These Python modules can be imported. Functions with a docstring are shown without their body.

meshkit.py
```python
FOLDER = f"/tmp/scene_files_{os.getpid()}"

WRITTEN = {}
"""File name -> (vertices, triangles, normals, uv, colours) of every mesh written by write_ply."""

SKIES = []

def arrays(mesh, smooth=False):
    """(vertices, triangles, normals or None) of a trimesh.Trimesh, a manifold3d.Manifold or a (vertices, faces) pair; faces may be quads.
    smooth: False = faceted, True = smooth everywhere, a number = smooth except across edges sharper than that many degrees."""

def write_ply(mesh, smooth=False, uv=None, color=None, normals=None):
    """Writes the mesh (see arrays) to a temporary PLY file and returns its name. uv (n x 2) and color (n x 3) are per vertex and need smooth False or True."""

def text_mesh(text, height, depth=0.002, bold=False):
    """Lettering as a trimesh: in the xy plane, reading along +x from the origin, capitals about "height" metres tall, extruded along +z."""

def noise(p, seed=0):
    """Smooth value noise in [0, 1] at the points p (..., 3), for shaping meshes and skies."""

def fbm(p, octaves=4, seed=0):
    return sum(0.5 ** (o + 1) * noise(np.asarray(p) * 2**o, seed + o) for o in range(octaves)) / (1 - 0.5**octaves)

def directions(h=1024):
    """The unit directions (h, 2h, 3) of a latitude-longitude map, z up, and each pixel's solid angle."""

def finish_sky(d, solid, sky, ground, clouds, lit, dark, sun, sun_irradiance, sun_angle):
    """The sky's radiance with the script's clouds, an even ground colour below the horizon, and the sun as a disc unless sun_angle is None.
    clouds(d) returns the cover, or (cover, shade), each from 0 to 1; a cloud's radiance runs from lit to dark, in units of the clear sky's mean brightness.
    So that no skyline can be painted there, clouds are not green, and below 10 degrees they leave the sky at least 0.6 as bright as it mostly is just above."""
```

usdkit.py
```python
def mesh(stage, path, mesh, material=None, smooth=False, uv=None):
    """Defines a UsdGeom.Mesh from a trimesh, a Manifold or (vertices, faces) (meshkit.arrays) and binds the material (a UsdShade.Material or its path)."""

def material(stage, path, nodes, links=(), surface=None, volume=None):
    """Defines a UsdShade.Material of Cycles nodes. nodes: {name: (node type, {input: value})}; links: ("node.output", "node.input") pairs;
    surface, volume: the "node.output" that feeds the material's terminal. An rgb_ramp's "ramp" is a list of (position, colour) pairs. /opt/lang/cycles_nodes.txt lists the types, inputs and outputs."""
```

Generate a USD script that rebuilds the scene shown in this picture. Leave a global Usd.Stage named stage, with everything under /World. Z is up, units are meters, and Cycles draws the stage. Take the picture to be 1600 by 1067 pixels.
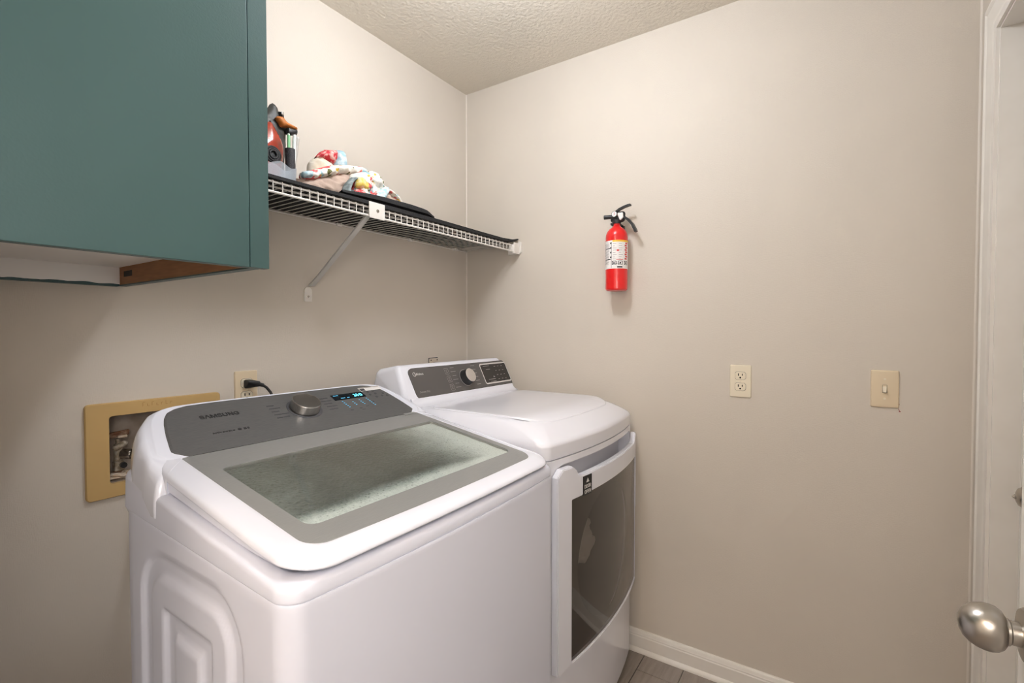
import math, random
import numpy as np, trimesh, manifold3d as m3, shapely.geometry as sg
import usdkit, meshkit
from pxr import Usd, UsdGeom, UsdLux, Gf, Sdf

stage = Usd.Stage.CreateInMemory()
UsdGeom.SetStageUpAxis(stage, 'Z'); UsdGeom.SetStageMetersPerUnit(stage, 1.0)
UsdGeom.Xform.Define(stage, '/World'); UsdGeom.Scope.Define(stage, '/World/Looks')

# ------------------------------------------------------------------ camera, exposure, light levels
YAW, PIT, ROL = .586, -.0226, -.0005
CAM = np.array([-1.8714, -1.512, 1.2813]); FPX = 752.0
def camera():
    F = np.array([math.cos(YAW)*math.cos(PIT), math.sin(YAW)*math.cos(PIT), math.sin(PIT)])
    R = np.cross(F, [0, 0, 1]); R /= np.linalg.norm(R); U = np.cross(R, F)
    R2 = math.cos(ROL)*R + math.sin(ROL)*U; U2 = math.cos(ROL)*U - math.sin(ROL)*R
    c = UsdGeom.Camera.Define(stage, '/World/camera')
    M = Gf.Matrix4d(*[float(v) for v in (*R2, 0, *U2, 0, *(-F), 0, *CAM, 1)])
    c.AddTransformOp().Set(M)
    c.CreateHorizontalApertureAttr(36.0); c.CreateFocalLengthAttr(FPX/1600*36.0)
    c.CreateClippingRangeAttr(Gf.Vec2f(.03, 100)); c.CreateFStopAttr(0.0)
    c.CreateExposureAttr(EXPOSURE)
EXPOSURE = 0.22
STANDIN, STANDIN_COL = 12.0, (1.0, .93, .87)    # unseen stand-in lamp behind the camera, lights the washer front
LAMP, LAMP_COL = 58.0, (.95, 1.0, 1.09)      # the ceiling globe, out of view, that casts the shelf shadow
HALL, HALL_COL = 22.0, (1.0, .82, .66)
PANEL, PANEL_COL = 1.6, (1.0, .98, .97)         # unseen glowing hall panel, standing in for light behind the camera      # HALL: unseen warm globe, placed to warm the lower right wall
camera()

# ------------------------------------------------------------------ helpers
def M(name, color=(.8, .8, .8), rough=.5, metal=0., noise=None, bump=None, emit=None, coat=0., spec=.5, stretch=(1, 1, 1), trans=0.):
    """principled material; noise=(scale, second colour, lo, hi); bump=(scale, distance)"""
    n = {'p': ('principled_bsdf', dict(base_color=color, roughness=rough, metallic=metal, coat_weight=coat, specular_ior_level=spec, transmission_weight=trans))}
    L = []
    n['g'] = ('geometry', {}); n['m'] = ('mapping', {'scale': stretch}); L.append(('g.position', 'm.vector'))
    if noise:
        n['n'] = ('noise_texture', {'scale': noise[0], 'detail': 4.}); n['r'] = ('rgb_ramp', {'ramp': [(noise[2], color), (noise[3], noise[1])]})
        L += [('m.vector', 'n.vector'), ('n.fac', 'r.fac'), ('r.color', 'p.base_color')]
    if bump:
        n['bn'] = ('noise_texture', {'scale': bump[0], 'detail': 3.}); n['b'] = ('bump', {'distance': bump[1], 'strength': 1.})
        L += [('m.vector', 'bn.vector'), ('bn.fac', 'b.height'), ('b.normal', 'p.normal')]
    if emit:
        n['p'][1].update(emission_color=emit[0], emission_strength=emit[1])
    return usdkit.material(stage, '/World/Looks/' + name, n, L, surface='p.BSDF')

used = {}
def numbered(path):
    k = used.get(path, -1) + 1; used[path] = k
    return path if k == 0 else f'{path}_{k:03d}'
def tag(p, label=None, cat=None, group=None, kind=None):
    for k, v in (('label', label), ('category', cat), ('group', group), ('kind', kind)):
        if v: p.SetCustomDataByKey(k, v)
    return p
BASE = {}
def thing(name, label, cat, loc=(0, 0, 0), group=None, kind=None):
    path = numbered('/World/' + name)
    x = UsdGeom.Xform.Define(stage, path); x.AddTranslateOp().Set(Gf.Vec3d(*map(float, loc))); BASE[path] = np.array(loc, float)
    return tag(x.GetPrim(), label, cat, group, kind)
def obj(name, mesh, mat, parent=None, smooth=32, label=None, kind=None):
    pp = str(parent.GetPath()) if parent else '/World'
    base = BASE.get(pp, np.zeros(3))
    path = numbered(pp + '/' + name)
    if hasattr(mesh, 'to_mesh'):
        q = mesh.to_mesh(); mesh = trimesh.Trimesh(q.vert_properties[:, :3], q.tri_verts, process=False)
    mesh = mesh.copy(); mesh.vertices = np.asarray(mesh.vertices) - base
    prim = usdkit.mesh(stage, path, mesh, mat, smooth=smooth).GetPrim(); BASE[path] = base
    return tag(prim, label, None, None, kind)
def struct(name, mesh, mat, parent=None, smooth=32, label=None):
    return obj(name, mesh, mat, parent, smooth, label, 'structure' if parent is None else None)
def sgroup(name, loc=(0, 0, 0), label=None, cat=None):
    return thing(name, label, cat, loc, kind='structure')

def TM(v, f): return trimesh.Trimesh(np.asarray(v, float), np.asarray(f, int), process=False)
def cat(*ms): return trimesh.util.concatenate([tm(m) for m in ms])
def tm(m):
    if hasattr(m, 'to_mesh'):
        q = m.to_mesh(); return trimesh.Trimesh(q.vert_properties[:, :3], q.tri_verts, process=False)
    return m
def box(x0, x1, y0, y1, z0, z1):
    return m3.Manifold.cube([x1-x0, y1-y0, z1-z0]).translate([x0, y0, z0])
def sph(c, r, n=24): return m3.Manifold.sphere(r, n).translate([float(v) for v in c])
def hull(pts, r, n=24):
    rr_ = r if np.ndim(r) else [r]*len(pts)
    return m3.Manifold.batch_hull([sph(c, q, n) for c, q in zip(pts, rr_)])
def rbox(x0, x1, y0, y1, z0, z1, r, n=20):
    return hull([(x, y, z) for x in (x0+r, x1-r) for y in (y0+r, y1-r) for z in (z0+r, z1-r)], r, n)
def cyl(a, b, r, r2=None, n=32):
    a, b = np.array(a, float), np.array(b, float); d = b-a; l = np.linalg.norm(d); d /= l
    c = m3.Manifold.cylinder(l, r, r if r2 is None else r2, n)
    t = np.cross([0, 0, 1], d); s = np.linalg.norm(t)
    Rm = np.eye(3) if s < 1e-9 and d[2] > 0 else (np.diag([1, -1, -1]) if s < 1e-9 else trimesh.transformations.rotation_matrix(math.atan2(s, d[2]), t/s)[:3, :3])
    return c.transform(np.hstack([Rm, a[:, None]]))
def tube(pts, r, sides=8, caps=True):
    p = np.asarray(pts, float); n = len(p); t = np.gradient(p, axis=0); t /= np.linalg.norm(t, axis=1, keepdims=True)
    up = np.array([0, 0, 1.]) if abs(t[0, 2]) < .9 else np.array([1., 0, 0]); a = np.cross(t[0], up); a /= np.linalg.norm(a)
    rad = np.broadcast_to(r, (n,)); V = []; ang = np.arange(sides)*2*math.pi/sides
    for i in range(n):
        a = a - (a@t[i])*t[i]; a /= np.linalg.norm(a); b = np.cross(t[i], a)
        V.append(p[i] + rad[i]*(np.cos(ang)[:, None]*a + np.sin(ang)[:, None]*b))
    return loft(V)
def loft(rings, cap0=True, cap1=True, closed=True):
    """rings of equal length, joined in order; caps are fans round the centre"""
    R = np.array([np.asarray(r, float) for r in rings]); k, n = R.shape[:2]; V = R.reshape(-1, 3); F = []
    j = np.arange(n if closed else n-1); j2 = (j+1) % n
    for i in range(k-1):
        a, b, c, d = i*n+j, i*n+j2, (i+1)*n+j2, (i+1)*n+j
        F += [np.stack([a, b, c], 1), np.stack([a, c, d], 1)]
    V = [V]; m = k*n
    if cap0: V.append(R[0].mean(0)[None]); F.append(np.stack([j2, j, np.full(len(j), m)], 1)); m += 1
    if cap1: V.append(R[-1].mean(0)[None]); F.append(np.stack([(k-1)*n+j, (k-1)*n+j2, np.full(len(j), m)], 1)); m += 1
    t = TM(np.vstack(V), np.vstack(F))
    if cap0 and cap1 and t.is_watertight and t.volume < 0: t.invert()
    return t
def rr(x0, x1, y0, y1, r, n=8, m=1):
    """rounded rectangle outline, counter-clockwise; r: one radius or four (x1y1, x0y1, x0y0, x1y0); m points along each side"""
    r = [r]*4 if np.ndim(r) == 0 else list(r); P = []
    cs = [(x1-r[0], y1-r[0]), (x0+r[1], y1-r[1]), (x0+r[2], y0+r[2]), (x1-r[3], y0+r[3])]
    arcs = [np.stack([c[0]+q*np.cos(a), c[1]+q*np.sin(a)], 1) for c, q, a in ((cs[i], r[i], np.linspace(i, i+1, n)*math.pi/2) for i in range(4))]
    for i in range(4):
        P.append(arcs[i])
        if m > 1:
            t = np.linspace(0, 1, m+1)[1:-1, None]; P.append(arcs[i][-1]*(1-t) + arcs[(i+1) % 4][0]*t)
    return np.vstack(P)
def z3(o, z): return np.column_stack([o, np.broadcast_to(z, (len(o),))])
class Frame:
    """local u, v, w to world"""
    def __init__(s, o, u, v, w): s.o, s.u, s.v, s.w = map(lambda q: np.array(q, float), (o, u, v, w))
    def __call__(s, P):
        P = np.asarray(P, float); return s.o + P[..., :1]*s.u + P[..., 1:2]*s.v + P[..., 2:3]*s.w
    def m(s, mesh):
        mesh = tm(mesh).copy(); mesh.vertices = s(mesh.vertices)
        if np.dot(np.cross(s.u, s.v), s.w) < 0: mesh.invert()
        return mesh
def back(x, z): return Frame((x, 0, z), (1, 0, 0), (0, 0, 1), (0, -1, 0))     # on the shelf wall, seen from the room
def right(y, z): return Frame((0, y, z), (0, -1, 0), (0, 0, 1), (-1, 0, 0))     # on the extinguisher wall
def plate(w, h, d, r=.004, b=.003):
    return loft([z3(rr(-w/2, w/2, -h/2, h/2, r), 0), z3(rr(-w/2, w/2, -h/2, h/2, r), d-b), z3(rr(-w/2+b*.4, w/2-b*.4, -h/2+b*.4, h/2-b*.4, r), d-b*.3), z3(rr(-w/2+b*1.4, w/2-b*1.4, -h/2+b*1.4, h/2-b*1.4, r), d)])
def flat(w, h, d=.0006, cx=0, cy=0, r=.0005):
    return loft([z3(rr(cx-w/2, cx+w/2, cy-h/2, cy+h/2, r, 3), 0), z3(rr(cx-w/2, cx+w/2, cy-h/2, cy+h/2, r, 3), d)])
def lathe(prof, n=40):
    a = np.arange(n)*2*math.pi/n
    return loft([np.column_stack([r*np.cos(a), r*np.sin(a), np.full(n, z)]) for r, z in prof])
def shift(mesh, d):
    mesh = tm(mesh).copy(); mesh.vertices = np.asarray(mesh.vertices) + np.array(d, float); return mesh
def text(s, w=None, h=.01, depth=.0006, bold=False):
    t = meshkit.text_mesh(s, h, depth, bold); t.vertices -= [t.bounds[0][0], 0, 0]
    if w: t.vertices *= [w/t.bounds[1][0], 1, 1]
    return t
def extr(poly, d):
    """polygon (list of 2-D points or shapely) extruded along +z"""
    g = poly if hasattr(poly, 'exterior') else sg.Polygon(poly)
    return trimesh.creation.extrude_polygon(g, d, engine='earcut')
def pillow(poly, y0, thick, bump=.0, seed=0, round_=.5, step=.006, lean=0.):
    """soft closed body whose outline in x, z is poly: it swells in y from y0 by thick each way"""
    g = sg.Polygon(poly).buffer(.004).buffer(-.004)
    pts = [p for p in np.array(g.exterior.segmentize(step).coords)[:-1]]
    x0, z0, x1, z1 = g.bounds; inside = []
    for i, x in enumerate(np.arange(x0, x1, step)):
        for z in np.arange(z0+(i % 2)*step/2, z1, step):
            if g.buffer(-step*.45).contains(sg.Point(x, z)): inside.append((x, z))
    P = np.array(pts + inside); n = len(pts)
    from scipy.spatial import Delaunay
    T = Delaunay(P).simplices; c = P[T].mean(1)
    T = T[[g.contains(sg.Point(*q)) for q in c]]
    d = np.array([g.exterior.distance(sg.Point(*q)) for q in P]); d[:n] = 0
    h = thick*np.power(np.clip(d/max(d.max(), 1e-6)*1.6, 0, 1), round_)
    nz = (.6-np.abs(meshkit.fbm(np.column_stack([P[:, 0]*34+P[:, 1]*16, P[:, 1]*42, np.full(len(P), seed)]), 3, seed)-.5)*4)*bump*1.1*np.clip(d/.010, 0, 1)
    yl = lean*(P[:, 1]-z0)
    f = np.column_stack([P[:, 0], y0-h-nz+yl, P[:, 1]]); b = np.column_stack([P[:, 0], y0+h-nz*.5+yl, P[:, 1]])
    b[:n] = f[:n]; m = len(P); idx = np.arange(m); idx[n:] += m; idx[n:] -= 0
    V = np.vstack([f, b]); idx = np.concatenate([np.arange(n), np.arange(n, m)+m])
    a = P[T]; s = np.cross(a[:, 1]-a[:, 0], a[:, 2]-a[:, 0]); T[s < 0] = T[s < 0][:, ::-1]
    t = TM(V, np.vstack([T, idx[T][:, ::-1]])); t.merge_vertices(); t.remove_unreferenced_vertices(); return t

# ------------------------------------------------------------------ materials
def wall_mat(name, c):
    n = {'g': ('geometry', {}), 'm': ('mapping', {'scale': (1, 1, 6)}), 'a': ('noise_texture', {'scale': 90., 'detail': 3.}),
         'm2': ('mapping', {'scale': (6, 6, 1)}), 'b': ('noise_texture', {'scale': 90., 'detail': 3.}), 's': ('math', {'math_type': 'add'}),
         'l': ('noise_texture', {'scale': 3., 'detail': 3.}), 'r': ('rgb_ramp', {'ramp': [(.3, tuple(v*.97 for v in c)), (.7, c)]}),
         'bp': ('bump', {'distance': .0007, 'strength': .5}), 'p': ('principled_bsdf', {'roughness': .62, 'specular_ior_level': .35})}
    return usdkit.material(stage, '/World/Looks/'+name, n, [('g.position', 'm.vector'), ('g.position', 'm2.vector'), ('m.vector', 'a.vector'), ('m2.vector', 'b.vector'),
        ('a.fac', 's.value1'), ('b.fac', 's.value2'), ('s.value', 'bp.height'), ('g.position', 'l.vector'), ('l.fac', 'r.fac'), ('r.color', 'p.base_color'), ('bp.normal', 'p.normal')], surface='p.BSDF')
wallM = wall_mat('wall_paint', (.63, .57, .495))
hallM = wall_mat('hall_bounce_paint', (.80, .79, .77))  # pale paint for the unseen hall, chosen to bounce light into the room
ceilM = M('ceiling_texture', (.72, .655, .56), .9, noise=(2.2, (.69, .635, .545), .35, .65), bump=(75, .0035))
trimM = M('trim_paint', (.78, .745, .69), .35, noise=(14, (.75, .71, .65), .35, .7))
caulkM = M('caulk', (.69, .63, .56), .5)
whiteM = M('white_enamel', (.73, .745, .845), .36, coat=.08)
lidM = M('white_lid_plastic', (.80, .815, .90), .16, coat=.4)
dryM = M('white_dryer_enamel', (.80, .805, .87), .2, coat=.3)
greyM = M('grey_lid_panel', (.235, .237, .232), .36, stretch=(1, 40, 1), noise=(60, (.26, .262, .256), .4, .6))
fasM = M('grey_console_panel', (.122, .122, .121), .32, .25, stretch=(1, 60, 30), noise=(50, (.155, .154, .152), .4, .6))
fasDM = M('dark_console_panel', (.095, .088, .084), .4)
blackM = M('black_print', (.012, .012, .013), .45)
darkM = M('black_plastic', (.02, .02, .021), .4)
greyinkM = M('grey_print', (.06, .06, .065), .5)
whiteinkM = M('white_print', (.62, .6, .58), .5)
paleinkM = M('pale_print', (.30, .28, .27), .5)
steelM = M('brushed_steel', (.62, .60, .58), .26, 1., stretch=(30, 30, 1), noise=(40, (.50, .48, .46), .35, .65))
nickelM = M('satin_nickel', (.46, .43, .39), .28, 1.)
chromeM = M('worn_chrome', (.55, .53, .5), .2, 1., noise=(60, (.3, .27, .24), .4, .65))
cyanM = M('cyan_digits', (.02, .1, .12), .5, emit=((.12, .75, 1.0), 2.2))
cyandimM = M('cyan_lights', (.02, .08, .1), .5, emit=((.12, .6, .95), .75))
screenM = M('display_glass', (.008, .012, .016), .12)
tealM = M('teal_paint', (.040, .090, .091), .42, bump=(260, .0002), noise=(5, (.043, .095, .096), .35, .65))
whitepanelM = M('white_melamine', (.86, .83, .80), .5)
woodM = M('raw_wood', (.28, .125, .05), .6, stretch=(6, 1, 8), noise=(18, (.36, .17, .07), .35, .65))
almondM = M('almond_plastic', (.70, .575, .40), .35)
ivoryM = M('ivory_plastic', (.76, .68, .53), .35)
tanM = M('tan_plastic', (.56, .375, .155), .42, noise=(8, (.53, .35, .14), .35, .65))
basinM = M('grey_basin', (.36, .30, .25), .6, noise=(25, (.23, .18, .14), .35, .7))
rustM = M('rust', (.16, .07, .035), .8, noise=(60, (.35, .25, .18), .4, .7))
mineralM = M('mineral_deposit', (.62, .52, .42), .9, noise=(50, (.42, .3, .2), .4, .65), bump=(120, .003))
redM = M('red_paint', (.72, .012, .012), .3, coat=.3)
labelM = M('label_paper', (.80, .77, .75), .45)
yellowM = M('yellow_print', (.85, .52, .05), .5)
redinkM = M('red_print', (.62, .05, .05), .5)
gaugeM = M('gauge_face', (.75, .75, .74), .3)
wireM = M('white_vinyl_wire', (.74, .70, .65), .4)
braceM = M('painted_brace', (.52, .50, .47), .42)
matM = M('black_rubber_mat', (.010, .010, .011), .8, bump=(220, .0012))
scuffM = M('stain_red', (.28, .07, .06), .7)
slotM = M('slot_shadow', (.03, .025, .02), .8)  # near-black painted for the shade in slots; also colours small screws
tubM = None
def clear_mat(name, tint, fac, rough=.05, gl=(1, 1, 1)):
    return usdkit.material(stage, '/World/Looks/'+name, {'t': ('transparent_bsdf', {'color': tint}), 'g': ('glossy_bsdf', {'color': gl, 'roughness': rough}),
        'f': ('fresnel', {}), 'gm': ('geometry', {}), 'io': ('math', {'math_type': 'multiply_add', 'value2': 1/1.5-1.5, 'value3': 1.5}), 'x': ('mix_closure', {})} , [('gm.backfacing', 'io.value1'), ('io.value', 'f.IOR'), ('f.fac', 'x.fac'), ('t.BSDF', 'x.closure1'), ('g.BSDF', 'x.closure2')], surface='x.closure')
lidglassM = clear_mat('lid_glass', (.94, .96, .95), 0)
doorglassM = clear_mat('tinted_door_glass', (.68, .66, .645), 0, .03)
usdkit.material(stage, '/World/Looks/translucent_tub', {'t': ('transparent_bsdf', {'color': (.92, .94, .96)}), 'd': ('principled_bsdf', {'base_color': (.62, .66, .70), 'roughness': .25}), 'x': ('mix_closure', {'fac': .28})},
    [('t.BSDF', 'x.closure1'), ('d.BSDF', 'x.closure2')], surface='x.closure')
tubM = '/World/Looks/translucent_tub'
def floral(name, base, seed):
    """white cotton printed with red roses, blue ground patches, yellow and green sprigs"""
    n = {'g': ('geometry', {}), 'mp': ('mapping', {'location': (seed, seed*.7, seed*1.3)}),
         'a': ('noise_texture', {'scale': 17., 'detail': 3., 'roughness': .6}), 'b': ('noise_texture', {'scale': 24., 'detail': 4.}), 'c': ('noise_texture', {'scale': 34., 'detail': 2.}),
         'v': ('voronoi_texture', {'scale': 150.}),
         'ra': ('rgb_ramp', {'ramp': [(.53, (0, 0, 0)), (.555, (1, 1, 1))]}), 'rb': ('rgb_ramp', {'ramp': [(.57, (0, 0, 0)), (.60, (1, 1, 1))]}), 'rc': ('rgb_ramp', {'ramp': [(.62, (0, 0, 0)), (.65, (1, 1, 1))]}),
         'rd': ('rgb_ramp', {'ramp': [(.32, (1, 1, 1)), (.35, (0, 0, 0))]}),
         'red': ('rgb_ramp', {'ramp': [(.0, (.62, .03, .04)), (.7, (.75, .16, .15))]}),
         'x1': ('mix', {'color1': base, 'color2': (.30, .50, .56)}), 'x2': ('mix', {'color2': (.70, .48, .06)}), 'x3': ('mix', {}), 'x4': ('mix', {'color2': (.16, .16, .05)}),
         'p': ('principled_bsdf', {'roughness': .85}), 'fb': ('noise_texture', {'scale': 500.}), 'bp': ('bump', {'distance': .0008})}
    return usdkit.material(stage, '/World/Looks/'+name, n, [('g.position', 'mp.vector'), ('mp.vector', 'a.vector'), ('mp.vector', 'b.vector'), ('mp.vector', 'c.vector'), ('mp.vector', 'v.vector'),
        ('b.fac', 'rb.fac'), ('rb.color', 'x1.fac'), ('c.fac', 'rc.fac'), ('rc.color', 'x2.fac'), ('x1.color', 'x2.color1'), ('a.fac', 'ra.fac'), ('ra.color', 'x3.fac'), ('x2.color', 'x3.color1'),
        ('v.distance', 'red.fac'), ('red.color', 'x3.color2'), ('c.fac', 'rd.fac'), ('rd.color', 'x4.fac'), ('x3.color', 'x4.color1'), ('x4.color', 'p.base_color'), ('g.position', 'fb.vector'), ('fb.fac', 'bp.height'), ('bp.normal', 'p.normal')], surface='p.BSDF')
floralM = [floral(f'floral_cotton_{i}', (.80, .76, .68), s) for i, s in enumerate((1.3, 4.7, 9.1))]
blueclothM = M('blue_print_cotton', (.32, .52, .60), .85, noise=(60, (.66, .74, .74), .42, .62))
rosered = M('rose_print_cotton', (.55, .03, .045), .85, noise=(75, (.80, .52, .46), .46, .62))
creamM = M('cream_cotton', (.70, .62, .48), .85, noise=(30, (.78, .72, .62), .4, .6))
liningM = M('taupe_lining', (.42, .31, .25), .85, noise=(30, (.48, .36, .29), .4, .6))
yellowclothM = M('yellow_print_cotton', (.78, .58, .12), .85, noise=(60, (.82, .75, .6), .45, .65))

# ------------------------------------------------------------------ the room
CZ, YW, XW = 2.44, -1.854, -1.80
HX0, HX1 = -3.5, XW-.115       # unseen hall beyond the doorway
bx0, bx1, bz0, bz1 = -1.432, -1.195, .893, 1.069        # hole of the washer box
struct('wall_back', (box(HX1, .12, 0, .13, 0, CZ) - box(bx0, bx1, -.01, .085, bz0, bz1)), wallM)
wr = struct('wall_right', box(0, .12, YW-.13, 0, 0, CZ), wallM)
DX0, DX1 = -.965, -.195
struct('wall_front', (box(HX1, 0, YW-.115, YW, 0, CZ) - box(DX0-.02, DX1+.02, YW-.2, YW+.1, -.01, 2.055)), wallM)
struct('wall_left', (box(HX1, XW, YW, 0, 0, CZ) - box(HX1-.1, XW+.1, YW+.06, -.74, -.01, 2.06)), wallM)  # unseen doorway, widened so hall light reaches the back wall
struct('unseen_wall_hall', box(HX0-.1, HX0, YW-.1, .1, 0, CZ) + box(HX0, HX1, 0, .1, 0, CZ) + box(HX0, HX1, YW-.1, YW, 0, CZ), hallM, smooth=False)  # unseen hall walls, kept pale to bounce light through the doorway
struct('ceiling', box(-3.6, .12, YW-.13, .13, CZ, CZ+.1), ceilM)
# floor: grey wood-look planks, each its own piece
fl = sgroup('floor')
obj('subfloor', box(-3.6, .12, YW-.25, .13, -.06, -.008), M('grout', (.15, .125, .11), .9), fl)
rng = random.Random(4)
plankM = [M(f'plank_{k}', c, .42, stretch=(1, 9, 1), noise=(9, tuple(v*.72 for v in c), .3, .75), bump=(60, .0006)) for k, c in enumerate([(.33, .28, .245), (.36, .305, .265), (.30, .255, .22), (.345, .285, .24)])]
pw, plen, gap = .150, .60, .0022
j0 = -13
for j in range(-1, 13):
    y1 = -.912 + .15*(6-j); y0 = y1-pw
    if y0 > .05 or y1 < YW-.2: continue
    off = {7: -.117+.6}.get(j, None)
    if abs(y1+.912) < 1e-6: off = -.117+.6
    elif off is None: off = -.117 + rng.choice([.15, .3, .45])
    x = off
    while x > -3.5:
        a, b = max(x-plen, -3.5), min(x, .02)
        if b-a > .01:
            obj('plank', loft([z3(rr(a+gap/2, b-gap/2, max(y0, YW-.15)+gap/2, min(y1, .05)-gap/2, .001, 2), -.008), z3(rr(a+gap/2, b-gap/2, max(y0, YW-.15)+gap/2, min(y1, .05)-gap/2, .001, 2), -.0008), z3(rr(a+gap/2+.001, b-gap/2-.001, max(y0, YW-.15)+gap/2+.001, min(y1, .05)-gap/2-.001, .001, 2), 0)]), rng.choice(plankM), fl, smooth=False)
        x -= plen
# baseboards with a shoe moulding
def baseboard(name, a, b, nrm):
    prof = [(0, 0), (.024, 0), (.0235, .006), (.021, .011), (.016, .0155), (.0145, .017), (.0145, .060), (.0125, .064), (.0125, .068), (.0105, .072), (.009, .079), (.006, .083), (0, .084)]
    a, b, n = np.array(a, float), np.array(b, float), np.array(nrm, float)
    return struct(name, loft([np.array([p + n*d + [0, 0, z] for d, z in prof]) for p in (a, b)]), trimM, smooth=25)
baseboard('baseboard_right', (0, 0, 0), (0, YW, 0), (-1, 0, 0))
baseboard('baseboard_back', (XW, 0, 0), (0, 0, 0), (0, -1, 0))
baseboard('baseboard_front', (DX0-.085, YW, 0), (XW, YW, 0), (0, 1, 0))
baseboard('baseboard_left', (XW, -.66, 0), (XW, 0, 0), (1, 0, 0))
# caulked corner seams
for k, (x, y, sx, sy) in enumerate([(0, YW, -1, 1), (0, 0, -1, -1)]):
    a = np.linspace(0, math.pi/2, 5); q = .0045
    o = np.array([(x, y)] + [(x+sx*(q-q*math.sin(t)), y+sy*(q-q*math.cos(t))) for t in a])
    struct('trim_%d' % (k+3), loft([z3(o, .084), z3(o, CZ)]), caulkM)
# door casing on the front wall: mitred colonial profile
def casing(name, x0, x1, zt, w=.078):
    prof = [(0, .0), (0, .016), (.010, .017), (.016, .0135), (.022, .014), (.030, .0125), (.050, .011), (.056, .0085), (.064, .0085), (.070, .010), (w, .009), (w, 0)]   # from the outer edge inwards
    rings = []
    for corner in ((x1, 0, 1, 0), (x1, zt, 1, 1), (x0, zt, -1, 1), (x0, 0, -1, 0)):
        x, z, sx, sz = corner
        rings.append(np.array([(x + sx*(w-d), YW + t, z + sz*(w-d)) for d, t in prof]))
    return struct(name, loft(rings), trimM, smooth=20)
casing('trim_1', DX0-.006, DX1+.006, 2.036)
d1 = sgroup('door_1', ((DX0+DX1)/2, YW, 0))
obj('jamb', box(DX1, DX1+.02, YW-.133, YW+.002, 0, 2.05) + box(DX0-.02, DX0, YW-.133, YW+.002, 0, 2.05) + box(DX0-.02, DX1+.02, YW-.133, YW+.002, 2.03, 2.05), trimM, d1, smooth=False)
obj('door_stop', box(DX1-.012, DX1, YW-.082, YW-.05, 0, 2.03) + box(DX0, DX0+.012, YW-.082, YW-.05, 0, 2.03) + box(DX0, DX1, YW-.082, YW-.05, 2.018, 2.03), trimM, d1, smooth=False)
obj('slab', box(DX0+.003, DX1-.003, YW-.118, YW-.083, .012, 2.026), trimM, d1, smooth=False)
def knob(parent, x, z, y, egg=False):
    F = Frame((x, y, z), (1, 0, 0), (0, 0, 1), (0, 1, 0))
    prof = [(0, .0215), (.0125, .0215), (.0185, .0225), (.0235, .0255), (.0272, .0305), (.0288, .0365), (.0286, .043), (.0266, .0505), (.0228, .0575), (.0172, .0632), (.0095, .0668), (0, .068)] if egg else [(0, .024), (.0125, .024), (.0185, .026), (.0235, .031), (.0255, .038), (.0245, .046), (.0195, .053), (.011, .057), (0, .058)]
    k = obj('door_knob', F.m(lathe(prof)), nickelM, parent, smooth=40)
    obj('shank', F.m(lathe([(.0145, .0), (.0145, .018), (.0165, .0195), (.0165, .0225), (.012, .0235)])), nickelM, k, smooth=40)
    obj('rose', F.m(lathe([(.0335, 0), (.0335, .003), (.031, .007), (.022, .009), (.0145, .0095)])), nickelM, k, smooth=40)
    if not egg: obj('turn_button', F.m(lathe([(.0055, .056), (.0055, .060), (.003, .060), (.0022, .063), (0, .0645)])), nickelM, k, smooth=40)
    return k
knob(d1, -.272, .888, YW-.083)
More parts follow.
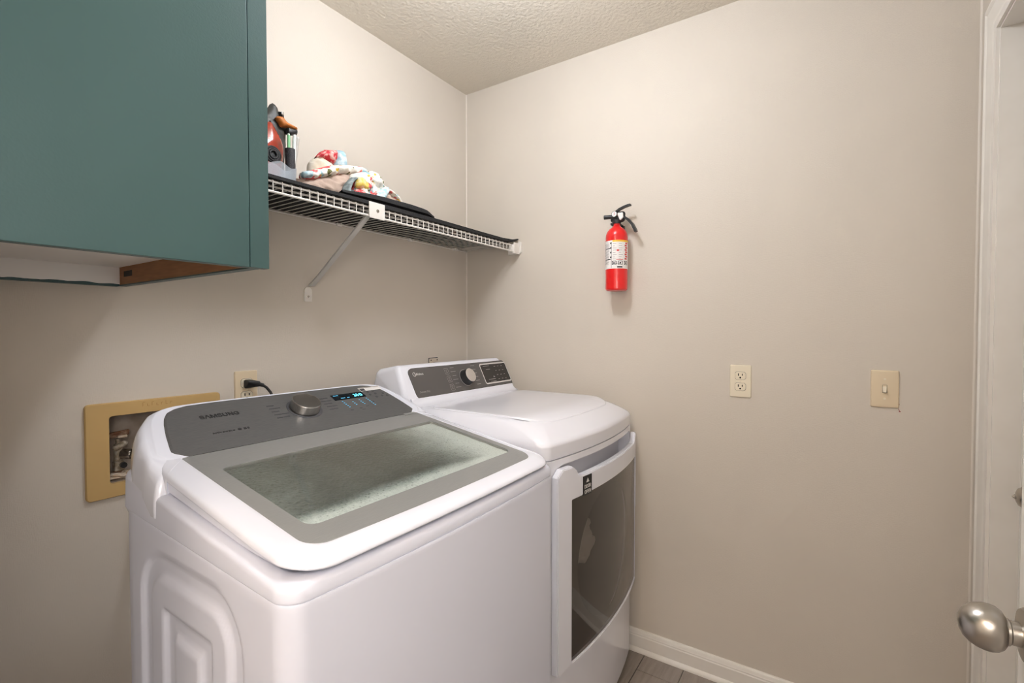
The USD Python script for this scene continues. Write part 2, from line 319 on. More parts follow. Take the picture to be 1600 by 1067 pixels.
# the open door behind the casing's right side, swung flat to the front wall
d2 = sgroup('door_2', (-1.36, -1.742, 0))
DS = -1.724
slab = rbox(-1.782, -.972, DS-.035, DS, .012, 2.03, .002, 12)
for (a, b) in ((-1.64, -1.40), (-1.30, -1.06)):
    for (c, d) in ((.24, .80), (1.0, 1.9)):
        slab = slab - rbox(a, b, DS-.006, DS+.02, c, d, .004, 12)
obj('slab', slab, trimM, d2, smooth=25)
knob(d2, -1.0175, .897, DS, True)
# casing of the unseen, widened hall doorway
def hall_casing():
    a, b, zt = YW+.06, -.74, 2.06
    ms = [box(XW-.115, XW, a-.018, a, 0, zt), box(XW-.115, XW, b, b+.018, 0, zt), box(XW-.115, XW, a-.018, b+.018, zt, zt+.018)]
    ms += [box(XW, XW+.014, b+.006, b+.075, 0, zt+.07), box(XW, XW+.014, a, b+.075, zt+.006, zt+.075)]
    struct('trim_2', m3.Manifold.batch_boolean(ms, m3.OpType.Add), trimM, smooth=False)
hall_casing()
# unseen glowing panel, placed to brighten the wall under the cabinet
w1 = sgroup('unseen_panel_1', (-2.27, YW, .7))
obj('frame', box(-2.62, -1.93, YW, YW+.018, .70, 1.90) - box(-2.57, -1.98, YW-.1, YW+.1, .76, 1.84), trimM, w1, smooth=False)
obj('pane', box(-2.57, -1.98, YW+.002, YW+.006, .76, 1.84), M('glowing_panel', (.8, .8, .8), .3, emit=(PANEL_COL, PANEL)), w1, smooth=False)
obj('muntin', box(-2.57, -1.98, YW+.006, YW+.014, 1.29, 1.31), trimM, w1, smooth=False)
# lamps out of view: ceiling globe over the machines, warm globe in the hall
def globe(name, label, x, y, r, strength, col):
    t = thing(name, label, 'ceiling light', (x, y, CZ))
    F = Frame((x, y, CZ), (1, 0, 0), (0, -1, 0), (0, 0, -1))
    obj('mount', F.m(lathe([(0, 0), (.06, 0), (.062, .008), (.05, .018), (.016, .024), (.014, .05), (0, .05)])), nickelM, t)
    obj('shade', F.m(lathe([(0, .045)] + [(r*math.sin(a), .045+r-r*math.cos(a)) for a in np.linspace(.14, math.pi-.08, 24)] + [(0, .045+2*r)])), M(name+'_glow', (.9, .9, .9), .4, emit=(col, strength)), t)
globe('ceiling_light', 'round frosted globe ceiling light out of view above the machines', -.90, -.82, .095, LAMP, LAMP_COL)
globe('unseen_hall_light', 'unseen round warm globe light in the hall, placed to warm the lower right wall', -2.75, -1.12, .15, HALL, HALL_COL)
t = thing('unseen_standin_lamp', 'unseen drum shaded stand-in lamp in the hall, placed to light the washer front', 'floor lamp', (-2.12, -1.63, 0))  # unseen lamp standing in for light from behind the camera
F = Frame((-2.12, -1.63, 0), (1, 0, 0), (0, 1, 0), (0, 0, 1))
obj('base', F.m(lathe([(0, 0), (.13, 0), (.13, .012), (.11, .02), (.02, .028), (0, .028)])), nickelM, t)
obj('pole', F.m(cyl((0, 0, .025), (0, 0, 1.36), .011)), nickelM, t)
obj('shade', F.m(lathe([(0, 1.34), (.150, 1.34), (.165, 1.35), (.150, 1.69), (.14, 1.70), (0, 1.70)])), M('standin_lamp_glow', (.9, .88, .84), .7, emit=(STANDIN_COL, STANDIN)), t)

# ------------------------------------------------------------------ washing machine
WXc = -1.128; wx0, wx1 = -1.508, -.750; wy0, wy1 = -.905, -.285
def lidz(y): return .956 + .174*(np.asarray(y)+.87)
def seamz(y): return .902 + .05*(np.asarray(y)+.9)
def bowed(o, d=.015, x0=wx0, x1=wx1, yf=wy0):
    o = o.copy(); xc, hw = (x0+x1)/2, (x1-x0)/2
    wgt = np.clip((yf+.04-o[:, 1])/.04, 0, 1)
    o[:, 1] -= d*wgt*np.clip(1-((o[:, 0]-xc)/hw)**2, 0, 1); return o
w = thing('washing_machine', 'white top-loading washing machine with a grey sloped console and suds under its glass lid', 'washing machine', (WXc, -.6, 0))
def emboss(y, z):
    hw, hz, R = .187, .40, .10; cy, cz = -.607, .882-.40
    qx, qz = np.abs(y-cy)-(hw-R), np.abs(z-cz)-(hz-R)
    d = -(np.hypot(np.maximum(qx, 0), np.maximum(qz, 0)) + np.minimum(np.maximum(qx, qz), 0) - R)
    ph = np.where(d < 0, 0, d % .095); s = lambda a, b: np.clip((ph-a)/(b-a), 0, 1)**2*(3-2*np.clip((ph-a)/(b-a), 0, 1))
    return np.where((d > 0) & (d < .19), .0075*(s(0, .013)-s(.034, .052)), 0)
o = bowed(rr(wx0, wx1, wy0, wy1, (.10, .10, .034, .034), 10, 90))
rings = []
zs = np.concatenate([[0.02], np.linspace(.04, .875, 150), [.885, .89]])
top = seamz(o[:, 1])
for k, z in enumerate(list(zs) + ['s0', 's1']):
    q = o.copy(); zz = np.full(len(o), z if not isinstance(z, str) else 0.)
    if z == 's0': zz = top-.004
    if z == 's1':
        zz = top.copy(); c = np.array([WXc, -.6]); q = c + (q-c)*(1-.004)
    face = np.clip((wx0+.004-q[:, 0])/.003, 0, 1)
    q[:, 0] += face*emboss(q[:, 1], zz)
    rings.append(np.column_stack([q, zz]))
obj('body', loft(rings), whiteM, w, smooth=40)
def deck():
    R = []; c = np.array([WXc, -.6])
    dz = lambda y: np.maximum(.934 + .14*(np.asarray(y)+.82), .928)
    def ring(off, zf):
        q = bowed(rr(wx0+off, wx1-off, wy0+off, -.31, (.05, .05, max(.034-off*.3, .01), max(.034-off*.3, .01)), 10, 24), .013); return np.column_stack([q, zf(q[:, 1])])
    R.append(ring(.004, lambda y: seamz(y)-.006)); R.append(ring(.0015, lambda y: seamz(y)+.001)); R.append(ring(0, lambda y: seamz(y)+.004))
    R.append(ring(.0015, lambda y: dz(y)-.010)); R.append(ring(.004, lambda y: dz(y)-.004)); R.append(ring(.010, lambda y: dz(y))); R.append(ring(.03, lambda y: dz(y)+.003))
    R.append(ring(.05, lambda y: dz(y)-.01))
    return loft(R)
obj('top_cover', deck(), whiteM, w, smooth=40)
lx0, lx1, ly0, ly1 = -1.447, -.803, -.870, -.449
wn = (-1.413, -.826, -.816, -.532)
def lidring(off, h, skirt=None):
    q = bowed(rr(lx0-off, lx1+off, ly0-off*.86, ly1-.2*max(off, 0), (.003, .003, .036+off*.6, .036+off*.6), 10, 16), .006*(off > -.02), lx0-off, lx1+off, ly0-off*.86)
    k = 1-.30*np.clip((-.80-q[:, 1])/.08, 0, 1)
    z = lidz(q[:, 1])+h*k
    if skirt is not None:
        z = (lambda t: (z-.001)*t + np.minimum(z-.001, decktop(q[:, 1])+.003+skirt)*(1-t))((lambda t: t*t*(3-2*t))(np.clip((-.74-q[:, 1])/.13, 0, 1)))
    return np.column_stack([q, z])
def decktop(y): return np.maximum(.934 + .14*(np.asarray(y)+.82), .928)
obj('lid', loft([lidring(.03, -.020, 0), lidring(.039, -.020, 0), lidring(.0405, -.0195, .002), lidring(.0410, -.0185), lidring(.0435, -.0175), lidring(.0435, -.014), lidring(.041, -.008), lidring(.035, -.004), lidring(.022, -.001), lidring(.006, .0006), lidring(0, .0004), lidring(-.006, -.001)], False, False), lidM, w, smooth=40)
def winring(g, h):
    q = rr(wn[0]-g, wn[1]+g, wn[2]-g, wn[3]+g, (.012+g, .012+g, .022+g, .022+g), 10, 16); return np.column_stack([q, lidz(q[:, 1])+h])
obj('lid_panel', loft([lidring(-.0005, .0002), lidring(-.002, .0014), winring(.001, .0014), winring(0, .0008), winring(0, -.006)], False, False), greyM, w, smooth=30, label='grey panel framing the lid window')
obj('lid_window', loft([winring(.004, -.0015), winring(.004, -.0005), winring(.003, 0)]), lidglassM, w, smooth=False, label='clear glass window of the lid')
obj('hinge_cap', Frame((-.835, -.452, float(lidz(-.452))), (1, 0, 0), (0, .985, .171), (0, -.171, .985)).m(loft([z3(rr(-.022, .022, -.006, .006, .003, 4), 0), z3(rr(-.022, .022, -.006, .006, .003, 4), .003), z3(rr(-.020, .020, -.004, .004, .003, 4), .004)])), greyM, w)
# tub under the window
obj('tub', loft([winring(-.002, -.008), winring(-.01, -.05), winring(-.03, -.20), winring(-.05, -.30)], False, True), M('tub_wall', (.12, .13, .125), .4, .3), w)
# console
cf = Frame((0, -.446, 1.032), (1, 0, 0), (0, .8944, .4472), (0, -.4472, .8944))     # u = world x, v up the slope
def cheek(sd):
    prof = [(.0015, .0012), (.010, .0013), (.022, .0002), (.031, -.0015), (.038, -.005), (.0425, -.010), (.0448, -.016), (.0448, -.055), (.0015, -.055)]
    def sec(y, g=0.):
        ys = [y - (.0448-.0015 if y < -.49 else 0)*(0 if y > -.49 else -(1-o_/.0448)) for o_, h_ in prof]
        return np.array([((lx0 if sd < 0 else lx1)+sd*(o_-g), q, float(lidz(q))+h_-g) for (o_, h_), q in zip(prof, ys)])
    t = loft([sec(-.4975, .0012), sec(-.4965), sec(-.44), sec(-.41)])
    if t.volume < 0: t.invert()
    return t
for sd in (-1, 1): obj('console_cheek', cheek(sd), lidM, w, smooth=40)
fo = [(-.321, -.003), (-.346, .0175), (-.345, .03), (-.336, .075), (-.326, .115), (-.318, .137), (-.305, .158), (-.287, .169), (-.262, .1755), (-.20, .178)]
def housing():
    L_ = np.array(fo); L_ = np.vstack([L_, L_[::-1]*[-1, 1]])
    top_g = sg.Polygon(L_).buffer(.0085, 12)
    base_g = sg.Polygon([(-.380, -.498), (-.338, -.498), (-.322, -.4535), (.322, -.4535), (.338, -.498), (.380, -.498), (.378, -.38), (.362, -.325), (.33, -.285), (-.33, -.285), (-.362, -.325), (-.378, -.38)]).buffer(-.004).buffer(.004)
    n = 240; ang = np.linspace(0, 2*math.pi, n, endpoint=False)
    def hit(g, c):
        out = []
        for t in ang:
            q = g.exterior.intersection(sg.LineString([c, (c[0]+2*math.cos(t), c[1]+2*math.sin(t))]))
            q = max((list(h.coords)[-1] for h in getattr(q, 'geoms', [q])), key=lambda h: math.hypot(h[0]-c[0], h[1]-c[1])); out.append(q)
        return np.array(out)
    T_ = hit(top_g, (0, .085)); B_ = hit(base_g, (0, -.37))
    Tin = hit(top_g.buffer(-.006), (0, .085))
    def up(q, w_): return cf(np.column_stack([q[:, 0]+WXc, q[:, 1], np.full(n, w_)]))
    T3 = up(T_, -.003); B3 = np.column_stack([B_[:, 0]+WXc, B_[:, 1], np.full(n, .94)])
    rings = [up(Tin, -.0005), up((T_+Tin)/2, -.0008), ]
    for t in np.linspace(0, 1, 14):
        a_, b_ = 1-(1-t)**2.8, t**2
        q = T3.copy(); q[:, :2] = T3[:, :2]*(1-a_)+B3[:, :2]*a_; q[:, 2] = T3[:, 2]*(1-b_)+B3[:, 2]*b_; rings.append(q)
    t = loft(rings)
    if t.volume < 0: t.invert()
    return t
obj('console_housing', housing(), lidM, w, smooth=40)
def fascia():
    def outline(ins, top_in):
        L_ = np.array(fo); L_ = np.vstack([L_, L_[::-1]*[-1, 1]])
        L_[:, 0] *= (1-ins/.33); L_[:, 1] = .0 + np.where(L_[:, 1] > .09, L_[:, 1]-top_in, L_[:, 1]); L_[:, 0] += WXc
        g = sg.Polygon(L_).exterior; return np.array([g.interpolate(t, True).coords[0] for t in np.linspace(0, 1, 181)[:-1]])
    def o3(ins, ti, wv): q = outline(ins, ti); return cf(np.column_stack([q, np.full(len(q), wv)]))
    t = loft([o3(0, 0, -.016), o3(0, .0005, -.0075), o3(.021, .002, .0010), o3(.023, .004, .0015)])
    if t.volume < 0: t.invert()
    return t
fc = obj('console_panel', fascia(), fasM, w, smooth=25, label='dark brushed grey control panel')
W0 = .0015
def onf(mesh, u, v, wv=W0): return cf.m(shift(mesh, (u, v, wv)))
kb = obj('selector_knob', onf(lathe([(.0375, .002), (.0375, .008), (.0368, .022), (.0355, .0245), (.030, .0255), (.012, .0248), (0, .0246)]), -1.122, .097), steelM, w, smooth=30, label='brushed steel cycle knob')
obj('knob_ring', onf(lathe([(.0375, .0), (.0375, .0012), (.0395, .0016), (.0435, .0016), (.0455, .0008), (.0455, 0)]), -1.122, .097), greyinkM, kb)
# control panel print
obj('brand_lettering', onf(text('S\u039bMSUNG', .0855, .0128, bold=True), -1.3660, .1135), blackM, fc, label='black SAMSUNG lettering')
obj('feature_lettering', cat(onf(text('activewave', .047, .0052), -1.365, .0535), onf(lathe([(.0042, 0), (.0042, .0006)], 12), -1.3075, .056), onf(flat(.006, .0065), -1.2955, .056), onf(flat(.004, .0065), -1.288, .056)), blackM, fc)
rng = random.Random(2)
ms = []
for k, (L_, nn) in enumerate([(.020, 1), (.030, 2), (.021, 1), (.040, 2), (.034, 2)]):
    v = .129-k*.0135; x = -1.2085
    for i in range(nn):
        l = L_/nn*.92; ms.append(onf(flat(l, .0032), x+l/2, v)); x += L_/nn
for k, L_ in enumerate((.028, .032, .026, .034, .028)):
    v = .130-k*.0135; x = -1.060
    for i in range(2): ms.append(onf(flat(L_/2*.9, .0032), x+L_/4, v)); x += L_/2
obj('cycle_marks', cat(*ms), greyinkM, fc)
sc = obj('display', onf(flat(.109, .0275, .0008, r=.001), -.964, .1255), screenM, fc)
obj('display_digits', cat(onf(text('1', None, .0130, bold=True), -.9480, .1185, .0026), onf(text('4', None, .0130, bold=True), -.9405, .1185, .0026), onf(text('0', None, .0130, bold=True), -.9275, .1185, .0026)), cyanM, fc, label='glowing cyan digits')
ms = [onf(flat(.016, .003), -1.004, .1335, .0024), onf(flat(.014, .003), -.988, .1185, .0024), onf(flat(.008, .003), -.970, .1185, .0024)]
for x, n_, v0 in ((-1.000, 5, .103), (-.970, 3, .095), (-.944, 4, .100), (-.916, 6, .103)):
    for i in range(n_): ms.append(onf(flat(.0042, .0026), x+.001*i, v0-.0075*i, W0))
obj('indicator_lights', cat(*ms), cyandimM, fc, label='small cyan indicator lights')
ms = [onf(flat(.010, .0028), x, v, W0) for x, v in ((-.998, .058), (-.966, .061), (-.940, .065), (-.962, .052))]
for i, (x, v) in enumerate([(-.888, .134), (-.868, .136), (-.890, .119), (-.868, .121), (-.876, .104), (-.853, .106), (-.842, .117), (-.835, .103), (-.906, .082)]): ms.append(onf(lathe([(.0042, 0), (.0042, .0005)], 12), x, v))
obj('button_marks', cat(*ms), greyinkM, fc)
st = obj('sticker', onf(flat(.080, .0195, .0005), -.868, .1505), labelM, fc, label='white rating sticker')
obj('sticker_strip', cat(onf(flat(.079, .0045, .0003), -.868, .1575, W0+.0005), ), M('sticker_grey', (.42, .38, .34), .5), fc)
obj('sticker_square', onf(flat(.017, .012, .0003), -.898, .1475, W0+.0005), greyinkM, fc)

# suds pressed under the lid window
def suds_mat():
    n = {'g': ('geometry', {}), 'xyz': ('separate_xyz', {}),
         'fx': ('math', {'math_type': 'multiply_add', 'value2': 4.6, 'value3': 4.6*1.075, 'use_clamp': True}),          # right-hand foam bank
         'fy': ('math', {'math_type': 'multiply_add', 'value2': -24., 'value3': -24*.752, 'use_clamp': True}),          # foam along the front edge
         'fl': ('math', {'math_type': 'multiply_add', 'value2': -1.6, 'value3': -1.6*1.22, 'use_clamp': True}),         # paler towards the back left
         'n1': ('noise_texture', {'scale': 11., 'detail': 5., 'roughness': .6}), 'n2': ('noise_texture', {'scale': 230., 'detail': 3., 'roughness': .7}), 'v': ('voronoi_texture', {'scale': 120.}),
         'mx': ('math', {'math_type': 'maximum'}), 'mx2': ('math', {'math_type': 'maximum'}),
         'a1': ('math', {'math_type': 'multiply_add', 'value2': .7, 'value3': -.33}), 's1': ('math', {'math_type': 'add'}),
         'a2': ('math', {'math_type': 'multiply_add', 'value2': .5, 'value3': -.24}), 's2': ('math', {'math_type': 'add'}),
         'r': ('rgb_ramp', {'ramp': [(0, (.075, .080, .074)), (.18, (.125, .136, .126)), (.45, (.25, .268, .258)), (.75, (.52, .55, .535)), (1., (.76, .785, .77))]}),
         'sp': ('rgb_ramp', {'ramp': [(.15, (1, 1, 1)), (.30, (0, 0, 0))]}), 's3': ('math', {'math_type': 'multiply_add', 'value2': -.30}),
         'bp': ('bump', {'distance': .0015}), 'p': ('principled_bsdf', {'roughness': .4})}
    return usdkit.material(stage, '/World/Looks/soap_suds', n, [('g.position', 'xyz.vector'), ('g.position', 'n1.vector'), ('g.position', 'n2.vector'), ('g.position', 'v.vector'),
        ('xyz.x', 'fx.value1'), ('xyz.y', 'fy.value1'), ('xyz.x', 'fl.value1'), ('fx.value', 'mx.value1'), ('fy.value', 'mx.value2'), ('mx.value', 'mx2.value1'), ('fl.value', 'mx2.value2'),
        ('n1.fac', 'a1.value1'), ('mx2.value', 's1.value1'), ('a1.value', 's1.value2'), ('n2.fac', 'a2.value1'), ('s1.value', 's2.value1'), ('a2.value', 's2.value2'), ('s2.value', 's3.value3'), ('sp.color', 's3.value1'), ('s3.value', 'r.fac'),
        ('v.distance', 'sp.fac'), ('r.color', 'p.base_color'), ('v.distance', 'bp.height'), ('bp.normal', 'p.normal')], surface='p.BSDF')
g0, g1 = np.meshgrid(np.linspace(wn[0]+.002, wn[1]-.002, 90), np.linspace(wn[2]+.002, wn[3]-.002, 50), indexing='ij')
P = np.stack([g0, g1, lidz(g1)-.0035 - .003*meshkit.fbm(np.stack([g0*30, g1*30, g0*0], -1), 3, 5)], -1)
idx = np.arange(90*50).reshape(90, 50)
fq = np.stack([idx[:-1, :-1], idx[1:, :-1], idx[1:, 1:], idx[:-1, 1:]], -1).reshape(-1, 4)
sm = TM(P.reshape(-1, 3), np.vstack([fq[:, :3], fq[:, [0, 2, 3]]]))
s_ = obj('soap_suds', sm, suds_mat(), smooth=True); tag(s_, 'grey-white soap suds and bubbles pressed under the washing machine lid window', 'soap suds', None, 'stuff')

# ------------------------------------------------------------------ dryer
dx0, dx1 = -.716, -.030; dxc, dhw = (dx0+dx1)/2, (dx1-dx0)/2; DYF, DYB = -.855, -.09
def bow(mesh, full=-.80, none=-.55, B=.036):
    mesh = tm(mesh).copy(); v = np.array(mesh.vertices); wgt = np.clip((none-v[:, 1])/(none-full), 0, 1)
    v[:, 1] -= B*wgt*np.clip(1-((v[:, 0]-dxc)/dhw)**2, 0, 1); mesh.vertices = v; return mesh
d = thing('dryer', 'white front-loading clothes dryer with a dark tinted glass door beside the washing machine', 'dryer', (dxc, -.48, 0))
cs = m3.CrossSection([[tuple(p) for p in rr(dx0, dx1, DYF, DYB, (.01, .01, .016, .016), 6)]])
body = m3.Manifold.extrude(cs, .913-.02).translate([0, 0, .02])
pocket = m3.Manifold.extrude(m3.CrossSection([[tuple(p) for p in rr(-.672, -.062, .79, .894, (.02, .035, .005, .005), 8)]]), .05)
pocket = pocket.transform(np.array([[1, 0, 0, 0], [0, 0, 1, DYF-.004], [0, 1, 0, 0]], float))
drum_c, drum_r = (dxc+.01, .56), .235
def ycyl(r, y0, y1, n=64): return cyl((drum_c[0], y0, drum_c[1]), (drum_c[0], y1, drum_c[1]), r, n=n)
body = body - pocket - ycyl(drum_r+.006, -1, -.28)
obj('body', bow(body.refine_to_length(.05)), dryM, d, smooth=30)
obj('drum', bow((ycyl(drum_r+.004, -.845, -.30)-ycyl(drum_r, -.9, -.31)).refine_to_length(.08)), M('drum_steel', (.17, .165, .16), .45, .3), d, smooth=30)
R = []
for off, z in [(.004, .9135), (.0005, .916), (0, .92), (0, .951), (.0012, .956), (.004, .961), (.009, .9665), (.02, .974), (.04, .9855), (.065, .998), (.09, 1.008), (.115, 1.0145), (.14, 1.0175), (.18, 1.018), (.21, 1.018)]:
    q = rr(dx0+off*.36, dx1-off*.36, DYF+off, DYB+off*.2, (.012, .012, .028+off*.5, .028+off*.5), 10, 24)
    R.append(bow(TM(z3(q, z), [[0, 1, 2]])).vertices)
top_ = loft(R)
obj('top_cover', top_, dryM, d, smooth=50)
CR = np.array([(.0, .951), (.0012, .956), (.004, .961), (.009, .9665), (.02, .974), (.04, .9855), (.065, .998), (.09, 1.008), (.115, 1.0145), (.14, 1.0175), (.18, 1.018), (.21, 1.018)])
def plateau(e, dz):
    q = rr(-.662+e, -.084-e, -.782+e, -.372-e, (.03, .03, .085, .085), 12, 30)
    return bow(TM(z3(q, np.interp(q[:, 1]-DYF, CR[:, 0], CR[:, 1])+dz), [[0, 1, 2]])).vertices
q0 = [plateau(e, dz) for e, dz in ((-.0015, -.002), (0, .0020), (.003, .0030))] + [plateau(e, .0030) for e in (.02, .04, .06, .08, .10)]
obj('top_panel', loft(q0), dryM, d, smooth=50)
df = Frame((0, -.31, 1.028), (1, 0, 0), (0, .4502, .8929), (0, -.8929, .4502))
S, Rr = [], []
for s in (-1, 1):
    X = lambda h: dxc + s*h
    for p, r_ in [((X(.314), -.135, 1.02), .022), ((X(.314), -.285, 1.030), .022), ((X(.300), -.160, 1.115), .030), ((X(.296), -.2265, 1.135), .022), ((X(.312), -.2865, 1.018), .022)]:
        S.append(p); Rr.append(r_)
obj('console_housing', hull(S, Rr, 32), dryM, d, smooth=35)
# cove between deck and console
a = np.linspace(0, math.pi/2*.86, 8); cv = [(-.345+.036*math.sin(t), 1.0175+.034*(1-math.cos(t))) for t in a] + [(-.28, 1.04), (-.28, 1.0)]
cv = np.array(cv); obj('console_cove', loft([np.column_stack([np.full(len(cv), x), cv]) for x in np.linspace(dx0+.03, dx1-.028, 3)]), dryM, d, smooth=40)
dp = obj('console_panel', df.m(loft([z3(rr(-.650, -.044, .010, .131, (.022, .022, .022, .016), 8), -.004), z3(rr(-.650, -.044, .010, .131, (.022, .022, .022, .016), 8), .0006), z3(rr(-.648, -.046, .012, .129, (.021, .021, .021, .015), 8), .0012)])), fasDM, d, smooth=25, label='charcoal control panel')
def ond(mesh, u, v, wv=.0012): return df.m(shift(mesh, (u, v, wv)))
dk = obj('selector_knob', ond(lathe([(.034, .0), (.0335, .004), (.0315, .010), (.030, .026), (.0285, .028)]), -.352, .070), darkM, d, label='black knob base')
obj('knob_face', ond(lathe([(.0285, .0278), (.028, .0295), (.0265, .0305), (0, .0307)]), -.352, .070), M('knob_silver', (.60, .56, .52), .35, .6), dk, label='silver knob face')
obj('knob_ring', ond(lathe([(.0365, 0), (.0365, .0006), (.0345, .0008)]), -.352, .070), paleinkM, dk)
def frame_loop(x0, x1, y0, y1, r, t, d_=.0006):
    tt = (t,)*4 if np.ndim(t) == 0 else t
    outer = rr(x0, x1, y0, y1, r, 6); inner = rr(x0+tt[0], x1-tt[1], y0+tt[2], y1-tt[3], max(r-min(tt), .0005), 6)
    return loft([z3(outer, 0), z3(outer, d_), z3(inner, d_), z3(inner, 0)], False, False)
obj('display', ond(flat(.186, .090, .0008, r=.008), -.142, .0755), M('dryer_display', (.028, .025, .023), .3), dp, label='dark touch display')
obj('display_frame', ond(frame_loop(-.238, -.046, .028, .123, .010, (.0035, .0035, .006, .006), .0014), 0, 0), whiteinkM, dp)
ms = []
for i in range(4):
    for k in range(3): ms.append(ond(flat(.009, .0024), -.135+k*.026, .105-i*.020, .0022))
for x, l, v in ((-.195, .045, .110), (-.19, .03, .094), (-.185, .05, .048), (-.18, .04, .038)): ms.append(ond(flat(l, .0022), x, v, .0022))
ms.append(ond(extr([(-.006, 0), (.006, 0), (0, .007)], .0005), -.165, .056, .0022))
obj('display_marks', cat(*ms), paleinkM, dp)
a = np.linspace(.5, 5.6, 18); arc = tube([(.0075*math.cos(t), .0075*math.sin(t), .0005) for t in a], .0009, 5)
obj('brand_lettering', cat(ond(arc, -.626, .1065), ond(text('Midea', .042, .0088), -.6235, .1020)), whiteinkM, dp, label='white Midea lettering with a ring emblem')
obj('feature_lettering', ond(text('Sensor Dry', .052, .0072), -.6295, .0335), paleinkM, dp, label='Sensor Dry lettering')
ms = []
for v in (.106, .0725, .0385):
    ms.append(ond(frame_loop(-.011, .011, -.013, .013, .003, .0011), -.452, v)); ms.append(ond(flat(.010, .0016), -.452, v+.005)); ms.append(ond(flat(.008, .0016), -.452, v-.0005)); ms.append(ond(flat(.010, .0016), -.452, v-.006))
for k in range(6):
    ms.append(ond(flat(.030 if k % 2 else .022, .0024), -.416, .118-k*.0165)); ms.append(ond(flat(.026, .0024), -.285, .118-k*.0165))
obj('cycle_marks', cat(*ms), paleinkM, dp)
# door
def slabxz(shape, y_front, depth, refine=.03):
    """polygon in x, z given depth towards +y, then bowed"""
    polys = [list(shape.exterior.coords)[:-1]] + [list(i.coords)[:-1] for i in shape.interiors]
    c_ = m3.CrossSection([[(float(a), float(b)) for a, b in p] for p in polys], m3.FillRule.EvenOdd)
    e = m3.Manifold.extrude(c_, depth).transform(np.array([[1, 0, 0, 0], [0, 0, 1, y_front], [0, 1, 0, 0]], float))
    return bow(e.refine_to_length(refine))
outer = sg.Polygon([(-.690, .300), (-.040, .300), (-.036, .882), (-.050, .886), (-.062, .872), (-.075, .856), (-.095, .8515), (-.565, .8515), (-.585, .856), (-.600, .874), (-.618, .888), (-.668, .888), (-.690, .868)]).buffer(-.006).buffer(.006)
glass_o = sg.box(-.622, .313, -.046, .789)
gl = sg.Polygon([(-.622, .314), (-.046, .314), (-.046, .79), (-.622, .79)]).buffer(-.003).buffer(.003)
df_ = -.876
def soft(shape, y_front, depth, e=.004):
    rings = [slabxz(shape, y_front+e, depth-e)] ; inner = shape.buffer(-e)
    return slabxz(shape, y_front+e, depth-e) + 0 if False else cat(slabxz(shape, y_front+e, depth-e), slabxz(shape.buffer(-e*.3), y_front+e*.35, depth*.5), slabxz(inner, y_front, depth*.5))
dr = obj('door', soft(outer.difference(gl), df_, .019), dryM, d, smooth=30, label='white door frame with a scooped pull at its top')
obj('door_glass', slabxz(gl.buffer(-.0005), df_+.003, .004), doorglassM, dr, smooth=30, label='dark tinted glass')
ring_ = gl.difference(sg.Point(drum_c[0], drum_c[1]).buffer(.212, 48))
obj('door_ring', slabxz(ring_, df_+.012, .006), M('dark_door_ring', (.105, .098, .092), .35), dr, smooth=30, label='charcoal surround behind the glass')
lb = Frame((-.545, df_-.0285, .817), (1, 0, 0), (0, 0, 1), (0, -1, 0))
def onl(mesh, u, v, wv=0): return lb.m(shift(mesh, (u, v, wv)))
sl = math.radians(8)
lb.u = np.array([math.cos(sl), -math.sin(sl), 0]); lb.w = np.array([-math.sin(sl), -math.cos(sl), 0])
st = obj('door_label', onl(flat(.046, .058, .004), 0, 0, -.003), blackM, dr, label='black DOOR OPEN label with a white triangle')
obj('door_label_lettering', cat(onl(extr([(-.008, .009), (.008, .009), (0, .022)], .0006), 0, 0, .001), onl(text('DOOR', .034, .0105, bold=True), -.017, -.008, .001), onl(text('OPEN', .034, .0105, bold=True), -.017, -.024, .001)), whiteinkM, dr)
# washing in the drum
def lump(seed, c, r):
    s = trimesh.creation.icosphere(4, 1.0); v = np.array(s.vertices)
    k = 1 + .9*(meshkit.fbm(v*2.6+seed*3.1, 4, seed)-.5); s.vertices = v*k[:, None]*np.array(r)+np.array(c); return s
t = obj('garment', lump(3, (-.36, -.60, .43), (.11, .12, .06)), M('white_laundry', (.84, .82, .78), .9)); tag(t, 'crumpled white laundry lying inside the dryer drum', 'laundry', 'laundry in the dryer drum')
t = obj('garment', cat(lump(21, (-.345, -.785, .525), (.095, .032, .048)), lump(31, (-.30, -.76, .565), (.06, .03, .04)), lump(11, (-.335, -.785, .63), (.028, .022, .075))), M('cream_laundry', (.86, .83, .78), .9)); tag(t, 'small pale cloth pressed towards the dryer door glass', 'laundry', 'laundry in the dryer drum')

# ------------------------------------------------------------------ wall cabinet
c = thing('wall_cabinet', 'teal painted wall cabinet hanging above the washing machine', 'wall cabinet', (-1.57, 0, 1.393))
cx0, cx1, cyf, cz0, cz1 = -1.795, -1.387, -.664, 1.393, 2.16
obj('side_panel', box(cx1-.018, cx1, cyf+.02, 0, cz0+.0015, cz1), tealM, c, smooth=False)
sideliner = box(cx1-.0195, cx1-.018, cyf+.04, -.0, cz0+.004, cz0+.10) - box(cx1-.03, cx1, -.10, -.045, cz0+.022, cz0+.036)
obj('side_liner', sideliner, woodM, c, smooth=False, label='bare brown wood inside of the end panel')
obj('liner_slot', box(cx1-.0185, cx1-.0175, -.10, -.045, cz0+.022, cz0+.036), slotM, c, smooth=False)
obj('bottom_panel', box(cx0, cx1-.0195, cyf+.02, 0, cz0+.047, cz0+.062), whitepanelM, c, smooth=False, label='white underside panel')
def ragged():
    n = 60; x = np.linspace(cx0, cx1-.0195, n); rg = np.random.RandomState(3)
    zb = cz0 + .006 + .0025*(meshkit.fbm(np.column_stack([x*40, x*0, x*0]), 3, 2)-.5)*2
    return sg.Polygon(list(zip(x, zb)) + [(x[-1], cz0+.047), (x[0], cz0+.047)])
rp = extr(ragged(), .002); rp = Frame((0, -.019, 0), (1, 0, 0), (0, 0, 1), (0, -1, 0)).m(rp)
